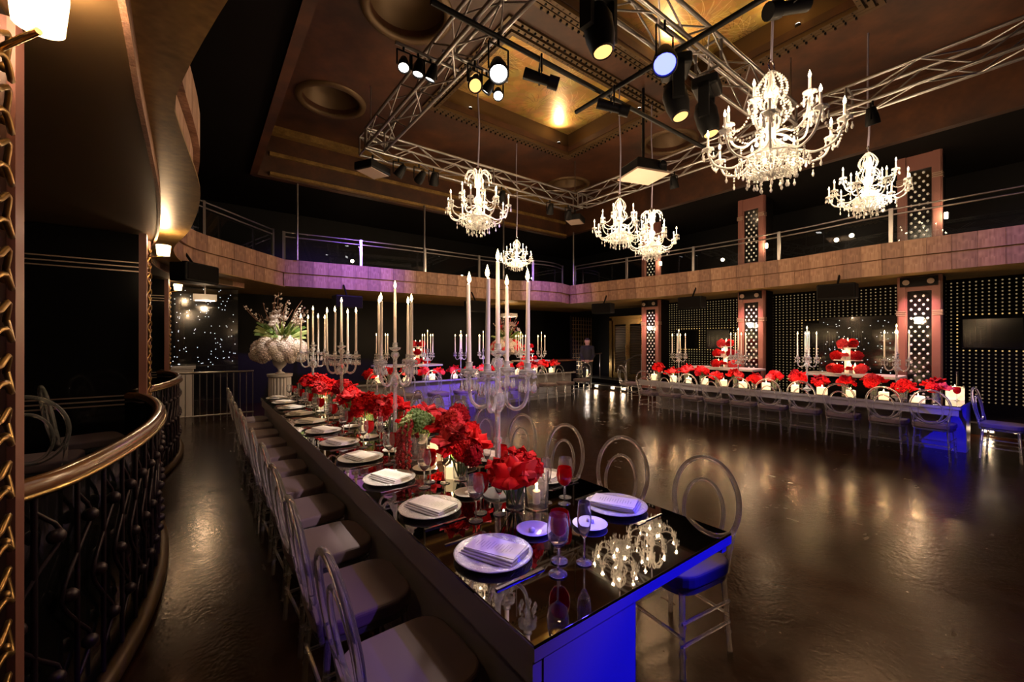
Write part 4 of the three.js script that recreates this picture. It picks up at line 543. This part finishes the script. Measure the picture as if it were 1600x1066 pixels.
{ const t = thing('amaranthus_arrangement', 'dark red trailing amaranthus spilling from a tall vase on the long table', 'flowers', [1.28, TT, -2.85]); part('vase', tallVase, M.glass, t); const l = []; for (let k = 0; k < 7; k++) { const a = 2.4 + k * 0.35, c = Math.cos(a), s = Math.sin(a); const cv = new THREE.CatmullRomCurve3([V(0, 0.2, 0), V(c * 0.06, 0.34, s * 0.06), V(c * 0.12, 0.3, s * 0.12), V(c * 0.14, 0.12, s * 0.14), V(c * 0.15, 0.02, s * 0.15)]); for (let i = 0; i < 40; i++) { const p = cv.getPointAt(i / 39); l.push(moved(new THREE.IcosahedronGeometry(rr(0.009, 0.016), 0), p.x + rr(-0.008, 0.008), Math.max(0.017, p.y), p.z + rr(-0.008, 0.008))); } } part('trailing_tassels', merge(l), M.wine, t); for (let i = 0; i < 4; i++) part('bloom', HYDRANGEA, i % 2 ? M.leaf : M.palegreen, t, [Math.cos(i * 1.6) * 0.06, 0.29 + 0.03 * (i % 2), Math.sin(i * 1.6) * 0.06]); }
function votive(x, y, z, w, h, label, group, light = 0.12) { const t = thing('votive_candle', label, 'candle', [x, y, z], rr(0, 1), group); part('holder', new RoundedBoxGeometry(w, h, w, 2, 0.006).translate(0, h / 2, 0), M.votive, t); part('flame', bigFlame, M.flame, t, [0, h + 0.002, 0]).scale.setScalar(0.6); if (light) point(WARM, light, 0, h + 0.06, 0, t, 0.5); }
[[1.33, -2.42], [1.55, -3.1], [1.3, -4.1], [1.52, -4.75], [1.3, -5.9], [1.5, -6.6]].forEach(([x, z], k) => votive(x, TT, z, 0.07, 0.08, ORD[k] + ' square glowing votive from the bare end of the long table', 'votives on the long table'));
{ const t = thing('hurricane_candle', 'glass hurricane cylinder with a short white candle beside the first candelabrum of the long table', 'candle', [1.46, TT, -1.72]); part('cylinder', tallVase, M.glass, t); part('candle', cyl(0.022, 0.022, 0.07, 14, 0.013), M.wax, t); part('flame', bigFlame, M.flame, t, [0, 0.084, 0]).scale.setScalar(0.6); point(WARM, 0.05, 0, 0.12, 0, t, 0.4); }
// table by the dotted wall
for (let k = 0; k < 14; k++) arrangement(8.74 + rr(-0.04, 0.03), TT, -1.15 - k * 0.36, 8, 0.10, rr(0.2, 0.36), ORD[k] + ' red flower arrangement from the lantern end of the table by the dotted wall', 'red arrangements by the dotted wall');
for (let k = 0; k < 12; k++) votive(8.47 + rr(-0.04, 0.03), TT, -1.3 - k * 0.4 + rr(-0.08, 0.08), 0.11, rr(0.08, 0.14), ORD[k] + ' square glowing votive from the lantern end of the table by the dotted wall', 'votives by the dotted wall', 0.16);
{ const t = thing('candle_lantern', 'large square glowing glass lantern behind a red goblet at the table end', 'lantern', [9.3, TT, -1.02], 0.2); part('glass_box', new RoundedBoxGeometry(0.19, 0.19, 0.19, 2, 0.008).translate(0, 0.095, 0), M.votive, t); part('rim', merge([box(-0.098, 0.098, 0.185, 0.195, -0.098, -0.09), box(-0.098, 0.098, 0.185, 0.195, 0.09, 0.098), box(-0.098, -0.09, 0.185, 0.195, -0.09, 0.09), box(0.09, 0.098, 0.185, 0.195, -0.09, 0.09)]), M.steel, t); part('flame', bigFlame, M.flame, t, [0, 0.192, 0]).scale.setScalar(0.6); point(WARM, 0.16, 0, 0.26, 0, t, 0.5);
  const g = thing('red_goblet', 'lone ruby red goblet before the square glass lantern', 'glass', [9.13, TT, -0.98]); part('stem', gobletGeo.foot, M.glass, g); part('bowl', gobletGeo.bowl, M.redglass, g);
  const h = thing('grab_rail', 'bent bright steel grab rail beside the rose pillar past the red goblet', 'handrail', [11.08, 0.21, -1.22]); part('rail', tube([V(0.3, 0.86, 0), V(0.05, 0.87, 0.02), V(0, 0.86, 0.03), V(0, 0.8, 0.03), V(0, 0.0, 0.03)], 0.018, 30, 8), M.chrome, h); }
for (let k = 0; k < 14; k++) arrangement(3.0 + k * 0.42, TT, -9.16 + rr(-0.03, 0.03), 8, 0.11, rr(0.18, 0.3), ORD[k] + ' red flower arrangement from the urn end of the table under the violet balcony', 'arrangements under the violet balcony');
for (let k = 0; k < 9; k++) votive(3.1 + k * 0.63, TT, -8.92 + rr(-0.03, 0.03), 0.1, rr(0.08, 0.13), ORD[k] + ' square glowing votive from the urn end of the table under the violet balcony', 'votives under the violet balcony', 0.16);
// consoles with tiered displays
function console(x, z, w, d, turn, label) { const t = thing('console_table', label, 'table', [x, 0, z], turn); part('top', new RoundedBoxGeometry(w, 0.05, d, 1, 0.01).translate(0, 0.975, 0), M.plaster, t); part('body', box(-w / 2 + 0.08, w / 2 - 0.08, 0, 0.95, -d / 2 + 0.08, d / 2 - 0.08), M.dark, t); }
function tiered(x, y, z, label, s = 1) {
  const t = thing('tiered_display', label, 'flowers', [x, y, z]); [[0.34, 0], [0.24, 0.26], [0.15, 0.5]].forEach(([r, h], i) => { part('tier', cyl(r * s, r * s, 0.02, 28, h * s), M.crystal, t); if (i) part('pedestal', cyl(0.05 * s, 0.05 * s, 0.24 * s, 12, (h - 0.24) * s), M.crystal, t); const n = [9, 6, 4][i]; for (let k = 0; k < n; k++) { const a = k / n * 6.283 + i; part('bloom', [ROSE, HYDRANGEA][k % 2], REDS[(k + i) % 4], t, [Math.cos(a) * r * 0.8 * s, (h + 0.095) * s, Math.sin(a) * r * 0.8 * s]).scale.setScalar(1.3 * s); } for (let k = 0; k < [3, 3, 2][i]; k++) { const a = k * 2.1 + i * 0.7 + 2.6; const c = part('candle', cyl(0.035 * s, 0.035 * s, 0.12 * s, 12), M.wax, t, [Math.cos(a) * r * 0.5 * s, (h + 0.02) * s, Math.sin(a) * r * 0.5 * s]); part('flame', bigFlame, M.flame, c, [0, 0.12 * s, 0]); point(WARM, 0.2, Math.cos(a) * r * 0.5 * s, (h + 0.18) * s, Math.sin(a) * r * 0.5 * s, t, 0.5); } });
}
console(10.35, -2.55, 0.7, 1.5, 0, 'white topped console before the starry alcove'); tiered(10.3, 1.002, -2.6, 'tiered red flower and pillar candle display before the starry alcove');
console(10.35, -5.1, 0.7, 1.7, 0, 'white topped console between two crystal pillars'); tiered(10.3, 1.002, -5.0, 'tiered red flower and pillar candle display between two crystal pillars');
console(4.6, -10.9, 1.8, 0.7, 0, 'white topped console behind the candelabra under the violet balcony'); tiered(4.9, 1.002, -10.9, 'tiered red flower and pillar candle display under the violet balcony', 0.95);
console(9.0, -10.9, 1.2, 0.6, 0, 'white topped console near the reception stand'); tiered(8.9, 1.002, -10.9, 'tiered red flower and pillar candle display near the reception stand', 0.8);
// large florals on pedestals
function floral(x, z, label, s = 1, mats = WHITES) {
  const p = thing('fluted_pedestal', label.replace(/ of .*? on/, ' pedestal under the urn on').replace('towering urn arrangement', 'white fluted'), 'pedestal', [x, 0, z]); const fl = []; for (let k = 0; k < 20; k++) { const a = k / 20 * 6.283; fl.push(moved(cyl(0.03, 0.026, 0.88, 8, 0.05), Math.cos(a) * 0.175, 0, Math.sin(a) * 0.175)); }
  part('shaft', merge([cyl(0.18, 0.165, 0.95, 24, 0), ...fl]), M.plaster, p); part('cap', cyl(0.22, 0.23, 0.05, 24, 0.95), M.plaster, p); part('plinth', cyl(0.24, 0.23, 0.05, 24, 0), M.plaster, p);
  const t = thing('urn_arrangement', label, 'flowers', [x, 1.0, z]); t.scale.setScalar(s);
  part('urn', lathe([[0, 0], [0.09, 0], [0.09, 0.02], [0.03, 0.05], [0.04, 0.1], [0.11, 0.17], [0.14, 0.26], [0.15, 0.27], [0.12, 0.27], [0, 0.2]], 20), M.plaster, t);
  for (let k = 0; k < 46; k++) { const yy = 1 - 1.5 * (k + 0.5) / 46, a = k * 2.39996, r = Math.sqrt(Math.max(0, 1 - yy * yy)); part('bloom', BIGBALL, mats[k % 3], t, [Math.cos(a) * r * 0.4, 0.44 + yy * 0.24, Math.sin(a) * r * 0.4]).scale.setScalar(rr(0.9, 1.2)); }
  for (let k = 0; k < 44; k++) { const a = k * 2.39996, tilt = rr(0.2, 1.15); const m = part('blade_leaf', SPEAR, k % 2 ? M.palegreen : M.leaf, t, [Math.cos(a) * 0.06, 0.6, Math.sin(a) * 0.06]); m.rotation.set(tilt, a, 0, 'YXZ'); m.scale.setScalar(rr(1.05, 1.5)); }
  for (let k = 0; k < 16; k++) { const a = k * 2.1, tl = rr(0.15, 0.9), L = rr(0.42, 0.6), e = V(Math.sin(tl) * Math.cos(a) * L, 0.62 + Math.cos(tl) * L, Math.sin(tl) * Math.sin(a) * L); const c = part('calla', merge([bar(V(0, 0.6, 0), e, 0.006, 5), moved(AMARYLLIS, e.x, e.y, e.z, -a + 1.57, tl)]), mats[k % 3], t); }
  for (let k = 0; k < 14; k++) { const a = k * 2.39996, tl = rr(0.1, 0.75), L = rr(0.75, 1.05); const e = (f, w = 0) => V(Math.sin(tl) * Math.cos(a) * L * f + w, 0.62 + Math.cos(tl) * L * f, Math.sin(tl) * Math.sin(a) * L * f - w); const b = part('branch', merge([tube([e(0), e(0.35, 0.03), e(0.7, -0.03), e(1)], 0.006, 14, 5), tube([e(0.5), e(0.65, 0.09), e(0.8, 0.14)], 0.004, 8, 4)]), M.twig, t); const bl = []; for (let i = 0; i < 12; i++) { const q = e(rr(0.4, 1), rr(-0.02, 0.06)); bl.push(moved(new THREE.IcosahedronGeometry(rr(0.01, 0.02), 0), q.x, q.y, q.z)); } part('blossoms', merge(bl), mats[k % 3], b); }
}
floral(1.28, -9.35, 'towering urn arrangement of white hydrangea and blossom branches on the pedestal past the long table');
floral(7.75, -10.6, 'towering urn arrangement of pink hydrangea and blossom branches on the pedestal behind the back table', 1, [WHITES[2], WHITES[0], REDS[3]]);

// ---- person in dark clothes by the lattice panel
{
  const J = { hip: [0, 0.95, 0], chest: [0, 1.32, 0], neck: [0, 1.5, 0.01], head: [0, 1.63, 0.02], crown: [0, 1.68, 0.01] };
  const bones = [[J.hip, J.chest, 0.15, 0.17], [J.chest, J.neck, 0.14, 0.055], [J.neck, J.head, 0.055, 0.085], [J.head, J.crown, 0.088, 0.085]];
  for (const s of [-1, 1]) bones.push([[s * 0.17, 1.42, 0], [s * 0.22, 1.15, 0.0], 0.06, 0.048], [[s * 0.22, 1.15, 0], [s * 0.16, 0.98, 0.14], 0.046, 0.036], [[s * 0.1, 1.42, 0], [s * 0.17, 1.42, 0], 0.07, 0.06], [[s * 0.09, 0.93, 0], [s * 0.1, 0.5, 0.01], 0.09, 0.062], [[s * 0.1, 0.5, 0.01], [s * 0.1, 0.08, -0.01], 0.06, 0.04], [[s * 0.1, 0.05, -0.02], [s * 0.11, 0.035, 0.12], 0.042, 0.032], [[s * 0.16, 0.98, 0.14], [s * 0.1, 0.96, 0.2], 0.034, 0.022]);
  const res = 84, mc = new MarchingCubes(res, M.cloth, false, false, 60000); mc.isolation = 0; const sc = 0.92, p = V(), half = res / 2;
  for (let k = 0; k < res; k++) for (let j = 0; j < res; j++) for (let i = 0; i < res; i++) { p.set((i - half) / half * sc, (j - half) / half * sc + 0.88, (k - half) / half * sc); let d = 9; for (const [a, b, ra, rb] of bones) { const ab = [b[0] - a[0], b[1] - a[1], b[2] - a[2]], ap = [p.x - a[0], p.y - a[1], p.z - a[2]], t = Math.min(1, Math.max(0, (ap[0] * ab[0] + ap[1] * ab[1] + ap[2] * ab[2]) / (ab[0] ** 2 + ab[1] ** 2 + ab[2] ** 2 + 1e-9))); const e = Math.hypot(ap[0] - ab[0] * t, ap[1] - ab[1] * t, ap[2] - ab[2] * t) - (ra + (rb - ra) * t), h = Math.max(0, 0.04 - Math.abs(d - e)) / 0.04; d = Math.min(d, e) - h * h * 0.01; } mc.field[k * res * res + j * res + i] = -d; }
  mc.update(); const n = mc.count, g = new THREE.BufferGeometry(), pos = mc.positionArray.slice(0, n * 3), col = new Float32Array(n * 3); for (let i = 0; i < n; i++) { pos[3 * i] *= sc; pos[3 * i + 1] = pos[3 * i + 1] * sc + 0.88; pos[3 * i + 2] *= sc; const y = pos[3 * i + 1], hair = y > 1.69 || (y > 1.55 && pos[3 * i + 2] < -0.0), sk = y > 1.5 && !hair || (y < 1.0 && y > 0.9 && pos[3 * i + 2] > 0.13); col.set(sk ? [0.45, 0.26, 0.18] : hair ? [0.02, 0.014, 0.01] : [0.012, 0.012, 0.014], 3 * i); }
  g.setAttribute('position', new THREE.BufferAttribute(pos, 3)); g.setAttribute('normal', new THREE.BufferAttribute(mc.normalArray.slice(0, n * 3), 3)); g.setAttribute('color', new THREE.BufferAttribute(col, 3));
  const t = thing('person', 'person in dark clothes standing with hands folded near the lattice panel', 'person', [10.75, 0, -9.95], -0.9); part('body', g, S({ vertexColors: true, roughness: 0.75 }), t);
  const face = part('face', merge([moved(new THREE.SphereGeometry(0.011, 8, 6), -0.03, 1.645, 0.1), moved(new THREE.SphereGeometry(0.011, 8, 6), 0.03, 1.645, 0.1), moved(new THREE.ConeGeometry(0.014, 0.04, 6), 0, 1.625, 0.108), moved(new THREE.BoxGeometry(0.04, 0.008, 0.01), 0, 1.59, 0.098)]), M.skin, t);
}
renderer.render(scene, camera);
